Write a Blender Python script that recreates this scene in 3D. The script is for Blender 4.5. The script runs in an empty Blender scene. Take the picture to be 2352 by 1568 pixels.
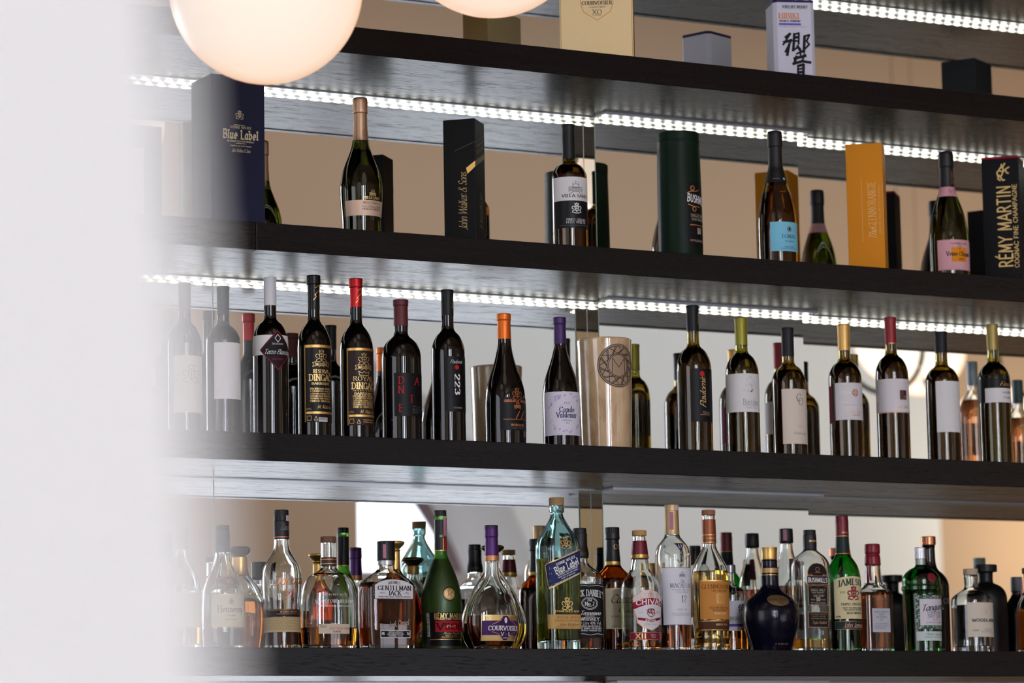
import bpy, bmesh, math, random
from mathutils import Vector, Matrix
random.seed(7)
SC = bpy.context.scene
C = SC.collection
# ------------------------------------------------------------------ camera
W0, H0, F0 = 2352, 1568, 7532.59
CAM = Vector((0.0, -5.59985, 1.54714))
YAW, PITCH, ROLL = 0.50179, 0.13515, -0.01768
FW = Vector((math.sin(YAW)*math.cos(PITCH), math.cos(YAW)*math.cos(PITCH), math.sin(PITCH)))
_r = Vector((math.cos(YAW), -math.sin(YAW), 0)); _u = _r.cross(FW)
RT = math.cos(ROLL)*_r + math.sin(ROLL)*_u
UP = -math.sin(ROLL)*_r + math.cos(ROLL)*_u
cd = bpy.data.cameras.new('camera'); co = bpy.data.objects.new('camera', cd); C.objects.link(co)
cd.sensor_width = 36; cd.lens = F0/W0*36; cd.clip_start = .05; cd.clip_end = 100
co.matrix_world = Matrix(((RT.x, UP.x, -FW.x, CAM.x), (RT.y, UP.y, -FW.y, CAM.y), (RT.z, UP.z, -FW.z, CAM.z), (0, 0, 0, 1)))
cd.dof.use_dof = True; cd.dof.focus_distance = 6.45; cd.dof.aperture_fstop = 4.1
SC.camera = co
# ------------------------------------------------------------------ world and exposure
wd = bpy.data.worlds.new('world'); SC.world = wd; wd.use_nodes = True
wd.node_tree.nodes['Background'].inputs[0].default_value = (.75, .85, 1, 1)
wd.node_tree.nodes['Background'].inputs[1].default_value = .3
SC.view_settings.view_transform = 'Standard'; SC.view_settings.look = 'None'
SC.view_settings.exposure = 0.0; SC.view_settings.gamma = 1
WINDOW_L = 3.2      # daylight seen through the windows
LED_L = 4.6
LAMP_L = .98

def lin(h):
    h = h.lstrip('#'); o = []
    for i in (0, 2, 4):
        c = int(h[i:i+2], 16)/255; o.append(c/12.92 if c <= .04045 else ((c+.055)/1.055)**2.4)
    return (*o, 1)
FILL_W = 46        # added fill lights, no visible source, brightening the back wall of the room
for x_, y_, w_, c_, zt_ in ((5.6, -4.9, .42, (1, .96, .93), 3.3), (8.5, -3.6, 1.38, (.92, .98, 1), 1.6), (11.3, -4.9, .6, (1, .84, .66), 2.6)):
    l_ = bpy.data.lights.new('back_wall_fill', 'AREA'); l_.shape = 'RECTANGLE'; l_.size = 2.4; l_.size_y = .25; l_.energy = FILL_W*w_; l_.color = c_; l_.spread = math.radians(110)
    o_ = bpy.data.objects.new('back_wall_fill', l_); o_.location = (x_, y_, 6.12); C.objects.link(o_)
    o_.rotation_euler = Vector((0, -7.5-y_, zt_-6.12)).to_track_quat('-Z', 'Y').to_euler()

l_ = bpy.data.lights.new('wall_lamp_glow', 'AREA'); l_.shape = 'DISK'; l_.size = .3; l_.energy = 16; l_.color = (1, .84, .6)
o_ = bpy.data.objects.new('wall_lamp_glow', l_); o_.location = (10.85, -6.5, 2.75); C.objects.link(o_)
o_.rotation_euler = Vector((0, -1, 0)).to_track_quat('-Z', 'Y').to_euler()

def at(u, v, Y):
    d = FW*F0 + RT*(u-W0/2) + UP*(H0/2-v); t = (Y-CAM.y)/d.y
    return CAM + d*t, t*F0

# ------------------------------------------------------------------ materials
_M = {}
def nt(name):
    m = bpy.data.materials.new(name); m.use_nodes = True
    return m, m.node_tree.nodes, m.node_tree.links, m.node_tree.nodes['Principled BSDF']
def mat(kind, col='#808080', rough=None, **kw):
    key = (kind, col, rough, tuple(sorted(kw.items())))
    if key in _M: return _M[key]
    m, N, L, b = nt(kind+'_'+col.strip('#'))
    c = lin(col); b.inputs['Base Color'].default_value = c
    I = b.inputs
    if kind == 'paper':
        I['Roughness'].default_value = .6 if rough is None else rough; I['Specular IOR Level'].default_value = .2
        n = N.new('ShaderNodeTexNoise'); n.inputs['Scale'].default_value = 900
        bp = N.new('ShaderNodeBump'); bp.inputs['Strength'].default_value = .08
        L.new(n.outputs[0], bp.inputs['Height']); L.new(bp.outputs[0], I['Normal'])
    elif kind == 'ink':
        I['Roughness'].default_value = .6; I['Specular IOR Level'].default_value = .15
    elif kind == 'foil':
        I['Roughness'].default_value = .38 if rough is None else rough; I['Metallic'].default_value = kw.get('metal', .85)
        n = N.new('ShaderNodeTexNoise'); n.inputs['Scale'].default_value = 60
        bp = N.new('ShaderNodeBump'); bp.inputs['Strength'].default_value = .12; bp.inputs['Distance'].default_value = .004
        L.new(n.outputs[0], bp.inputs['Height']); L.new(bp.outputs[0], I['Normal'])
    elif kind == 'plastic':
        I['Roughness'].default_value = .35 if rough is None else rough; I['Specular IOR Level'].default_value = .3
    elif kind == 'card':
        I['Roughness'].default_value = .5 if rough is None else rough; I['Specular IOR Level'].default_value = .14
    elif kind == 'darkglass':      # full bottle of red wine: nearly opaque glass
        I['Roughness'].default_value = .03; I['IOR'].default_value = 1.5
    elif kind == 'glass':
        I['Roughness'].default_value = 0.0 if rough is None else rough; I['IOR'].default_value = 1.5
        I['Transmission Weight'].default_value = 1
    elif kind == 'liquid':
        I['Roughness'].default_value = 0; I['IOR'].default_value = 1.34; I['Transmission Weight'].default_value = 1
    elif kind == 'cork':
        I['Roughness'].default_value = .8
        n = N.new('ShaderNodeTexNoise'); n.inputs['Scale'].default_value = 260; n.inputs['Detail'].default_value = 5
        r = N.new('ShaderNodeValToRGB'); r.color_ramp.elements[0].position = .3; r.color_ramp.elements[1].position = .6
        r.color_ramp.elements[0].color = tuple(x*.55 for x in c[:3])+(1,); r.color_ramp.elements[1].color = c
        L.new(n.outputs[0], r.inputs[0]); L.new(r.outputs[0], I['Base Color'])
    elif kind == 'paint':
        I['Roughness'].default_value = .75 if rough is None else rough
        n = N.new('ShaderNodeTexNoise'); n.inputs['Scale'].default_value = 180; n.inputs['Detail'].default_value = 6
        bp = N.new('ShaderNodeBump'); bp.inputs['Strength'].default_value = .15; bp.inputs['Distance'].default_value = .002
        L.new(n.outputs[0], bp.inputs['Height']); L.new(bp.outputs[0], I['Normal'])
    elif kind == 'glow':
        I['Base Color'].default_value = (.8, .8, .8, 1); I['Roughness'].default_value = .4
        I['Emission Color'].default_value = c; I['Emission Strength'].default_value = kw.get('s', 1)
    elif kind == 'metal':
        I['Metallic'].default_value = 1; I['Roughness'].default_value = .3 if rough is None else rough
    _M[key] = m; return m

def wood_mat():
    m, N, L, b = nt('dark_stained_oak')
    tc = N.new('ShaderNodeTexCoord')
    def noise(sc, det, dist=0, off=0):
        mp = N.new('ShaderNodeMapping'); mp.inputs['Scale'].default_value = sc; mp.inputs['Location'].default_value = (off, off, off); L.new(tc.outputs['Object'], mp.inputs[0])
        n = N.new('ShaderNodeTexNoise'); n.inputs['Scale'].default_value = 1; n.inputs['Detail'].default_value = det; n.inputs['Distortion'].default_value = dist; L.new(mp.outputs[0], n.inputs['Vector']); return n
    n1 = noise((30, 420, 420), 3, .4); n2 = noise((2.2, 55, 55), 3, 1.2); n3 = noise((5, 30, 30), 2, 0, 3.7)
    # pores open up only in some patches of the grain
    ad0 = N.new('ShaderNodeMath'); ad0.operation = 'MULTIPLY_ADD'; ad0.inputs[1].default_value = .35; L.new(n3.outputs[0], ad0.inputs[0]); L.new(n1.outputs[0], ad0.inputs[2])
    por = N.new('ShaderNodeValToRGB'); por.color_ramp.elements[0].position = .50; por.color_ramp.elements[1].position = .60
    L.new(ad0.outputs[0], por.inputs[0])
    cr = N.new('ShaderNodeValToRGB'); cr.color_ramp.elements[0].color = (.0055, .0042, .0045, 1); cr.color_ramp.elements[1].color = (.0085, .0062, .0064, 1)
    cr.color_ramp.elements[0].position = .35; cr.color_ramp.elements[1].position = .65
    L.new(n2.outputs[0], cr.inputs[0])
    mx = N.new('ShaderNodeMix'); mx.data_type = 'RGBA'; mx.blend_type = 'MULTIPLY'; mx.inputs[0].default_value = .12
    L.new(cr.outputs[0], mx.inputs[6]); L.new(por.outputs[0], mx.inputs[7]); L.new(mx.outputs[2], b.inputs['Base Color'])
    sp = N.new('ShaderNodeMapRange'); sp.inputs[3].default_value = .15; sp.inputs[4].default_value = .2
    L.new(por.outputs[0], sp.inputs[0]); L.new(sp.outputs[0], b.inputs['Specular IOR Level'])
    ro = N.new('ShaderNodeMapRange'); ro.inputs[3].default_value = .42; ro.inputs[4].default_value = .26
    L.new(por.outputs[0], ro.inputs[0]); L.new(ro.outputs[0], b.inputs['Roughness'])
    bp = N.new('ShaderNodeBump'); bp.inputs['Strength'].default_value = .1; bp.inputs['Distance'].default_value = .0005
    ad = N.new('ShaderNodeMath'); ad.operation = 'ADD'; L.new(por.outputs[0], ad.inputs[0]); L.new(n2.outputs[0], ad.inputs[1])
    L.new(ad.outputs[0], bp.inputs['Height']); L.new(bp.outputs[0], b.inputs['Normal'])
    return m
WOOD = wood_mat()
def mirror_mat():
    m, N, L, b = nt('silvered_mirror'); b.inputs['Base Color'].default_value = (.86, .87, .85, 1); b.inputs['Metallic'].default_value = 1; b.inputs['Roughness'].default_value = 0
    return m
MIRROR = mirror_mat()
def led_mat():
    m, N, L, b = nt('led_strip_glow')
    tc = N.new('ShaderNodeTexCoord'); w = N.new('ShaderNodeTexWave'); w.wave_type = 'BANDS'; w.bands_direction = 'X'
    w.inputs['Scale'].default_value = 12.0
    L.new(tc.outputs['Object'], w.inputs['Vector'])
    mr = N.new('ShaderNodeMapRange'); mr.inputs[3].default_value = .16*LED_L; mr.inputs[4].default_value = LED_L
    L.new(w.outputs['Fac'], mr.inputs[0])
    b.inputs['Base Color'].default_value = (.6, .6, .5, 1); b.inputs['Emission Color'].default_value = (1, .97, .84, 1)
    L.new(mr.outputs[0], b.inputs['Emission Strength'])
    return m
def ceramic_mat():
    m, N, L, b = nt('glazed_beige_ceramic')
    tc = N.new('ShaderNodeTexCoord'); mp = N.new('ShaderNodeMapping'); mp.inputs['Scale'].default_value = (18, 18, 9); L.new(tc.outputs['Object'], mp.inputs[0])
    n = N.new('ShaderNodeTexNoise'); n.inputs['Scale'].default_value = 1.3; n.inputs['Detail'].default_value = 5; n.inputs['Distortion'].default_value = 1
    L.new(mp.outputs[0], n.inputs['Vector'])
    r = N.new('ShaderNodeValToRGB'); e = r.color_ramp.elements; e[0].position = .28; e[0].color = lin('#a8805a'); e[1].position = .75; e[1].color = lin('#d9bd96')
    k = e.new(.45); k.color = lin('#c8a67e')
    L.new(n.outputs[0], r.inputs[0]); L.new(r.outputs[0], b.inputs['Base Color'])
    b.inputs['Roughness'].default_value = .18; b.inputs['Coat Weight'].default_value = 1; b.inputs['Coat Roughness'].default_value = .04
    bp = N.new('ShaderNodeBump'); bp.inputs['Strength'].default_value = .12; bp.inputs['Distance'].default_value = .0015
    L.new(n.outputs[0], bp.inputs['Height']); L.new(bp.outputs[0], b.inputs['Coat Normal'])
    return m
def globe_mat(s=1):
    m, N, L, b = nt('opal_glass_globe')
    lw = N.new('ShaderNodeLayerWeight'); lw.inputs[0].default_value = .35
    r = N.new('ShaderNodeValToRGB'); e = r.color_ramp.elements; e[0].color = lin('#fff0e0'); e[1].color = lin('#eeac78'); e[1].position = 1
    k = e.new(.45); k.color = lin('#ffe4cd')
    L.new(lw.outputs['Facing'], r.inputs[0]); L.new(r.outputs[0], b.inputs['Emission Color']); b.inputs['Emission Strength'].default_value = LAMP_L*s
    b.inputs['Base Color'].default_value = (.1, .09, .08, 1); b.inputs['Roughness'].default_value = .35
    return m
def rattan_mat():
    m, N, L, b = nt('woven_palm_band')
    tc = N.new('ShaderNodeTexCoord'); mp = N.new('ShaderNodeMapping'); mp.inputs['Scale'].default_value = (1, 1, 1); L.new(tc.outputs['UV'], mp.inputs[0])
    b.inputs['Base Color'].default_value = lin('#c9b48c'); b.inputs['Roughness'].default_value = .7
    return m

# ------------------------------------------------------------------ object helpers
def link(name, verts, faces, m, parent=None, smooth=False):
    me = bpy.data.meshes.new(name); me.from_pydata(verts, [], faces); me.update()
    if m: me.materials.append(m)
    if smooth:
        me.shade_smooth()
        if smooth is not True: me.set_sharp_from_angle(angle=smooth)
    o = bpy.data.objects.new(name, me); C.objects.link(o)
    if parent: o.parent = parent
    return o
def tag(o, label=None, cat=None, group=None, kind=None):
    if label: o['label'] = label
    if cat: o['category'] = cat
    if group: o['group'] = group
    if kind: o['kind'] = kind
    return o
def empty(name, loc, rz=0):
    o = bpy.data.objects.new(name, None); C.objects.link(o); o.location = loc; o.rotation_euler = (0, 0, rz); o.empty_display_size = .02
    return o
class MB:
    def __init__(s): s.v = []; s.f = []
    def box(s, x0, x1, y0, y1, z0, z1):
        n = len(s.v); s.v += [(x, y, z) for z in (z0, z1) for y in (y0, y1) for x in (x0, x1)]
        s.f += [tuple(n+i for i in q) for q in ((0, 2, 3, 1), (4, 5, 7, 6), (0, 1, 5, 4), (2, 6, 7, 3), (0, 4, 6, 2), (1, 3, 7, 5))]; return s
    def add(s, V, F):
        n = len(s.v); s.v += V; s.f += [tuple(n+i for i in q) for q in F]; return s
    def build(s, name, m, parent=None, smooth=False, bevel=0):
        o = link(name, s.v, s.f, m, parent, smooth)
        if bevel:
            b = o.modifiers.new('bevel', 'BEVEL'); b.width = bevel; b.segments = 2; b.limit_method = 'ANGLE'
        return o
    def tube(s, pts, r, seg=10):
        n0 = len(s.v); P = [Vector(p) for p in pts]
        for i, p in enumerate(P):
            d = (P[min(i+1, len(P)-1)]-P[max(i-1, 0)]).normalized(); a = d.orthogonal() if abs(d.z) > .9 else d.cross(Vector((0, 0, 1))); a.normalize(); b = d.cross(a)
            for k in range(seg):
                t = 2*math.pi*k/seg; s.v.append(tuple(p+a*r*math.cos(t)+b*r*math.sin(t)))
        for i in range(len(P)-1):
            for k in range(seg):
                a_ = n0+i*seg+k; b_ = n0+i*seg+(k+1) % seg; s.f.append((a_, b_, b_+seg, a_+seg))
        s.f.append(tuple(n0+k for k in range(seg))[::-1]); s.f.append(tuple(n0+(len(P)-1)*seg+k for k in range(seg)))
        return s

# ------------------------------------------------------------------ pen-drawn lettering
_G = {
'A': (.76, '0 0 .38 1 .76 0|.14 .34 .62 .34'), 'B': (.64, '.1 0 .1 1|.1 1 .34 1 a.34 .76 .22 .24 90 -90 .1 .52|.34 .52 a.34 .26 .26 .26 90 -90 .1 0'),
'C': (.72, '.7 .78 a.4 .5 .36 .5 38 322'), 'D': (.76, '.1 0 .1 1|.1 1 .3 1 a.3 .5 .42 .5 90 -90 .1 0'),
'E': (.58, '.1 0 .1 1|.1 1 .54 1|.1 .52 .46 .52|.1 0 .56 0'), 'F': (.55, '.1 0 .1 1|.1 1 .53 1|.1 .5 .45 .5'),
'G': (.78, '.7 .8 a.4 .5 .36 .5 40 325|.7 .05 .7 .42 .5 .42'), 'H': (.76, '.1 0 .1 1|.66 0 .66 1|.1 .52 .66 .52'),
'I': (.28, '.14 0 .14 1'), 'J': (.42, '.3 1 .3 .15 a.12 .12 .18 .17 0 -120'), 'K': (.7, '.1 0 .1 1|.6 1 .12 .45|.24 .58 .68 0'),
'L': (.56, '.1 0 .1 1|.1 0 .54 0'), 'M': (.9, '.1 0 .14 1|.14 1 .45 .15 .76 1|.76 1 .8 0'), 'N': (.78, '.1 0 .1 1|.1 1 .68 0|.68 0 .68 1'),
'O': (.82, 'a.41 .5 .36 .5 0 360'), 'P': (.6, '.1 0 .1 1|.1 1 .32 1 a.32 .74 .24 .26 90 -90 .1 .48'), 'Q': (.82, 'a.41 .5 .36 .5 0 360|.45 .2 .8 -.12'),
'R': (.68, '.1 0 .1 1|.1 1 .32 1 a.32 .75 .23 .25 90 -90 .1 .5|.34 .5 .66 0'), 'S': (.54, '.46 .84 a.27 .76 .19 .24 30 260 a.27 .25 .21 .25 80 -150'),
'T': (.66, '.33 0 .33 1|.03 1 .63 1'), 'U': (.74, '.1 1 .1 .32 a.37 .32 .27 .32 180 360 .64 1'), 'V': (.74, '0 1 .37 0 .74 1'),
'W': (1.04, '0 1 .28 0 .52 .95 .78 0 1.04 1'), 'X': (.7, '.04 0 .66 1|.04 1 .66 0'), 'Y': (.7, '.02 1 .35 .48 .68 1|.35 .48 .35 0'), 'Z': (.64, '.06 1 .58 1 .06 0 .6 0'),
'a': (.5, '.4 .62 .4 0|.4 .5 a.24 .31 .19 .31 50 320'), 'b': (.54, '.1 1 .1 0|.1 .5 a.28 .31 .19 .31 140 -140'), 'c': (.46, '.4 .5 a.26 .31 .2 .31 40 320'),
'd': (.54, '.44 1 .44 0|.44 .5 a.26 .31 .19 .31 40 320'), 'e': (.5, '.08 .33 .44 .33 a.26 .31 .19 .31 5 310'), 'f': (.34, '.14 0 .14 .8 a.27 .8 .13 .2 180 60|.02 .62 .3 .62'),
'g': (.52, '.42 .62 .42 -.1 a.24 -.1 .18 .2 0 -150|.42 .5 a.24 .31 .18 .31 40 320'), 'h': (.54, '.1 1 .1 0|.1 .42 a.27 .4 .17 .22 170 0 .44 0'),
'i': (.24, '.12 .62 .12 0|.12 .82 .13 .9'), 'j': (.26, '.14 .62 .14 -.12 a.02 -.1 .12 .15 0 -100|.14 .82 .15 .9'), 'k': (.52, '.1 1 .1 0|.44 .62 .12 .28|.22 .38 .5 0'),
'l': (.24, '.12 1 .12 0'), 'm': (.82, '.1 .62 .1 0|.1 .42 a.26 .4 .16 .22 170 0 .42 0|.42 .42 a.57 .4 .15 .22 170 0 .72 0'), 'n': (.54, '.1 .62 .1 0|.1 .42 a.27 .4 .17 .22 170 0 .44 0'),
'o': (.54, 'a.27 .31 .21 .31 0 360'), 'p': (.54, '.1 .62 .1 -.3|.1 .5 a.28 .31 .19 .31 140 -140'), 'q': (.54, '.44 .62 .44 -.3|.44 .5 a.26 .31 .19 .31 40 320'),
'r': (.38, '.1 .62 .1 0|.1 .42 a.26 .4 .16 .22 170 50'), 's': (.4, '.34 .52 a.2 .47 .13 .15 30 260 a.2 .16 .15 .16 80 -150'), 't': (.34, '.15 .85 .15 .14 a.27 .14 .12 .14 180 290|.02 .62 .3 .62'),
'u': (.54, '.1 .62 .1 .2 a.26 .2 .16 .2 180 360|.42 .62 .42 0'), 'v': (.5, '.02 .62 .25 0 .48 .62'), 'w': (.74, '.02 .62 .2 0 .37 .6 .55 0 .72 .62'), 'x': (.48, '.03 0 .45 .62|.03 .62 .45 0'),
'y': (.5, '.02 .62 .25 .02|.48 .62 .16 -.3'), 'z': (.46, '.04 .62 .42 .62 .04 0 .44 0'),
'0': (.56, 'a.28 .5 .22 .5 0 360'), '1': (.36, '.05 .8 .2 1 .2 0'), '2': (.56, '.06 .74 a.28 .74 .21 .26 180 -20 .06 0 .52 0'), '3': (.54, '.08 .86 a.26 .76 .2 .24 140 -80 a.26 .26 .24 .26 90 -150'),
'4': (.6, '.44 0 .44 1 .04 .3 .58 .3'), '5': (.54, '.46 1 .12 1 .1 .56 a.26 .33 .23 .33 130 -150'), '6': (.56, '.44 .98 a.34 .4 .26 .6 110 180 a.28 .28 .2 .28 180 -180'),
'7': (.52, '.04 1 .48 1 .18 0'), '8': (.56, 'a.28 .75 .18 .25 0 360|a.28 .26 .22 .26 0 360'), '9': (.56, '.14 .02 a.2 .6 .27 .58 -80 0 a.27 .7 .2 .28 0 360'),
'.': (.24, '.1 .02 .14 .02|.1 .06 .14 .06'), "'": (.2, '.1 1 .08 .8'), '-': (.4, '.08 .4 .34 .4'), '%': (.8, 'a.18 .76 .14 .22 0 360|a.6 .24 .14 .22 0 360|.2 0 .6 1'),
'&': (.76, '.7 .4 a.32 .25 .28 .25 -10 -230 .46 .75 a.34 .84 .14 .15 -30 210 .7 0'), '*': (.3, '.05 .4 .25 .4|.05 .5 .25 .5'), ' ': (.34, ''),
}
def _paths(ch):
    base = {'É': 'E', 'Č': 'C', 'Â': 'A', 'Š': 'S', 'ć': 'c'}.get(ch, ch)
    w, s = _G.get(base, _G['-']); out = []
    for st in s.split('|'):
        if not st: continue
        tk = st.replace('a', ' a ').split(); p = []; i = 0
        while i < len(tk):
            if tk[i] == 'a':
                cx, cy, rx, ry, a0, a1 = map(float, tk[i+1:i+7]); i += 7
                n = max(3, int(abs(a1-a0)/30))
                for k in range(n+1):
                    t = math.radians(a0+(a1-a0)*k/n); q = (cx+rx*math.cos(t), cy+ry*math.sin(t))
                    if not p or abs(p[-1][0]-q[0])+abs(p[-1][1]-q[1]) > 1e-3: p.append(q)
            else: p.append((float(tk[i]), float(tk[i+1]))); i += 2
        out.append(p)
    if base != ch: out.append([(w*.4, 1.12), (w*.62, 1.28)] if ch in 'É' else [(w*.3, 1.26), (w*.5, 1.12), (w*.7, 1.26)])
    return w, out
STY = {  # thick, thin ratio, pen angle, serif, shear, x-scale
'serif': (.13, .3, 15, .07, 0, 1), 'serifb': (.2, .3, 10, .09, 0, 1), 'sans': (.11, .9, 0, 0, 0, 1), 'sansb': (.19, .85, 0, 0, 0, .95), 'sansm': (.15, .85, 0, 0, 0, .9), 'thin': (.07, .8, 0, 0, 0, 1),
'script': (.1, .5, 30, 0, .38, .85), 'scriptb': (.15, .3, 30, 0, .38, .9), 'gothic': (.25, .3, 40, .05, 0, .72), 'slab': (.21, .45, 0, .11, 0, .8), 'serifthin': (.085, .4, 15, .08, 0, 1)}
def ribbon(pts, wfun, ext=.3):
    Q = []
    for (x0, y0), (x1, y1) in zip(pts, pts[1:]):
        dx, dy = x1-x0, y1-y0; l = math.hypot(dx, dy)
        if l < 1e-6: continue
        dx /= l; dy /= l; w = wfun(dx, dy)/2; e = w*ext*2
        a = (x0-dx*e, y0-dy*e); b = (x1+dx*e, y1+dy*e); nx, ny = -dy*w, dx*w
        n = max(1, int(l/.35))
        for k in range(n):
            p = (a[0]+(b[0]-a[0])*k/n, a[1]+(b[1]-a[1])*k/n); q = (a[0]+(b[0]-a[0])*(k+1)/n, a[1]+(b[1]-a[1])*(k+1)/n)
            Q.append([(p[0]-nx, p[1]-ny), (q[0]-nx, q[1]-ny), (q[0]+nx, q[1]+ny), (p[0]+nx, p[1]+ny)])
    return Q
def text_quads(s, style='serif', track=.13):
    T, tr, pa, sf, sh, xs = STY[style]; pa = math.radians(pa)
    wf = lambda dx, dy: max(T*tr, T*abs(math.sin(math.atan2(dy, dx)-pa)))
    x = 0; Q = []
    for ch in s:
        w, ps = _paths(ch)
        if style.startswith('script'):
            if ch.islower(): ps = ps+[[(-.06, .04), (.1, .1)], [(w-.1, .04), (w+.1, .14)]]
        for p in ps:
            p = [(a+x/xs, b) for a, b in p]
            q = ribbon(p, wf)
            if sf:
                for (e, f) in ((p[0], p[1]), (p[-1], p[-2])):
                    if abs(e[1]-f[1]) > abs(e[0]-f[0])*.9 and min(abs(e[1]), abs(e[1]-1), abs(e[1]-.62)) < .02:
                        h = T*tr*.5+.008; s1 = sf+T/2
                        yy = e[1]+(h if e[1] < .3 else -h)
                        q.append([(e[0]-s1, yy-h), (e[0]+s1, yy-h), (e[0]+s1, yy+h), (e[0]-s1, yy+h)])
            Q += [[((a+sh*b)*xs, b) for a, b in k] for k in q]
        x += (w+track*(1 if not style.startswith('script') else -.1))*xs
    return Q, x-track*xs
# ------------------------------------------------------------------ the shelving
DM = .37703                      # depth of the shelves, front edge at y = 0, mirror at y = DM
TH = .05319
UND = {0: 3.2801, 1: 2.96205, 2: 2.56365, 3: 2.16316, 4: 1.76128}      # undersides
TOP = {k: v+TH for k, v in UND.items()}
ROWS = {'A': (1, 0), 'B': (2, 1), 'C': (3, 2), 'D': (4, 3)}
XL, XR = 1.2, 6.6
XF, XS, XL2, DC = 3.462, 3.978, 2.598, .05      # step of the mirrors, seams, forward offset of the middle mirror
SHL = {0: 'dark oak shelf highest in the frame, above the gift boxes', 1: 'dark oak shelf carrying the white box with brush writing', 2: 'dark oak shelf carrying the sparkling wines and tall gift boxes',
       3: 'dark oak shelf carrying the row of wine bottles and the ceramic vase', 4: 'lowest dark oak shelf, carrying the spirits bottles'}
for k, z in UND.items():
    x0 = XL if k == 2 else XL
    root = empty('shelf', ((XL+XR)/2, DM/2, z)); tag(root, SHL[k], 'shelf')
    cx, cy = (XL+XR)/2, DM/2
    def bb(n, a, b, c, d, e, f, bev=0):
        return MB().box(a-cx, b-cx, c-cy, d-cy, e-z, f-z).build(n, WOOD, root, bevel=bev)
    if k == 2:
        bb('front_board', XL, 2.5235, 0, .02, z, z+TH, .0012); bb('front_board', 2.5245, XR, 0, .02, z, z+TH, .0012)
    else: bb('front_board', XL, XR, 0, .02, z, z+TH, .0012)
    bb('shelf_board', XL, XR, .0205, DM+.012, z+.0015, z+TH)
# mirrors
for r, (lo, hi) in ROWS.items():
    z0, z1 = TOP[lo]+.0006, UND[hi]+.001
    for (a, b, y, nm) in ((XL, XL2-.001, DM, 'at the far left behind the white column'), (XL2+.001, XF, DM, 'left of the mirrored step'),
                          (XF, XS, DM-DC, 'the one standing forward'), (XS+.0015, XR, DM, 'at the right')):
        if r in 'A' and a == XL: continue
        where = {'A': 'behind the top row of boxes', 'B': 'behind the sparkling wine row', 'C': 'behind the wine bottle row', 'D': 'behind the spirits row'}[r]
        root = empty('mirror_panel', ((a+b)/2, y, z0)); tag(root, 'mirror panel %s, %s' % (where, nm), 'mirror', 'mirror panels behind the shelves')
        MB().box((a-b)/2, (b-a)/2, 0, .004, 0, z1-z0).build('glass', MIRROR, root)
        if y < DM:
            MB().box((a-b)/2, (a-b)/2+.004, .0045, DC-.001, 0, z1-z0).build('side_mirror', MIRROR, root)
            MB().box((a-b)/2-.0012, (a-b)/2, -.0006, .0012, 0, z1-z0).build('polished_edge', mat('plastic', '#9fb39a'), root)
        if r != 'A' and y == DM:
            MB().box((b-a)/2-.0006, (b-a)/2+.0006, -.0006, .004, 0, z1-z0).build('polished_edge', mat('plastic', '#c8d2c8'), root)
for a, b, y in ((XL, XF, DM), (XF, XS, DM-DC), (XS+.0015, XR, DM)):
    root = empty('mirror_panel', ((a+b)/2, y, .9)); tag(root, 'mirror panel below the lowest shelf', 'mirror', 'mirror panels behind the shelves')
    MB().box((a-b)/2, (b-a)/2, 0, .004, 0, UND[4]+.001-.9).build('glass', MIRROR, root)
# rails and lights under the shelves
ALU = mat('metal', '#b9bcc2', .35)
LED = led_mat()
for k in (0, 1, 2, 3, 4):
    z = UND[k]+.0013
    nm = {0: 'top shelf above the boxes', 1: 'shelf above the sparkling wines', 2: 'shelf above the wine bottles', 3: 'shelf above the spirits bottles', 4: 'lowest shelf'}[k]
    segs = [(XL, XF-.001, DM), (XF, XS+.012, DM-DC), (XS+.014, XR, DM)]
    for i, (a, b, y) in enumerate(segs):
        pl = ('left of the mirrored step', 'over the forward mirror', 'over the right mirror')[i]
        root = empty('light_rail' if k < 3 else 'aluminium_rail', (a, y, z)); tag(root, '%s under the %s, %s' % ('glowing diode strip' if k < 3 else 'unlit aluminium rail', nm, pl), 'light strip' if k < 3 else 'rail')
        wd_ = .036 if i != 1 else .044
        MB().box(0, b-a, -wd_, -.0005, -.0022 if i != 1 else -.005, 0).build('rail', ALU, root)
        if k < 3:                      # rope light: a clear tube swelling over every diode
            m = MB(); n_ = int((b-a)/.0026); yc_, zc_ = -.02, -.0062 if i != 1 else -.0088; V_ = []; F_ = []
            for j in range(n_+1):
                x_ = (b-a)*j/n_; w_ = math.sin((a+x_)*20*12.0-math.pi/2+(-a*240)); r_ = .0028+.0009*w_
                V_ += [(x_, yc_+r_*math.cos(t*math.pi/4), zc_+.0006*w_+r_*math.sin(t*math.pi/4)) for t in range(8)]
            F_ = [(j*8+t, j*8+(t+1) % 8, j*8+8+(t+1) % 8, j*8+8+t) for j in range(n_) for t in range(8)]
            m.add(V_, F_); m.build('diode_rope', LED, root, True)
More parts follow.
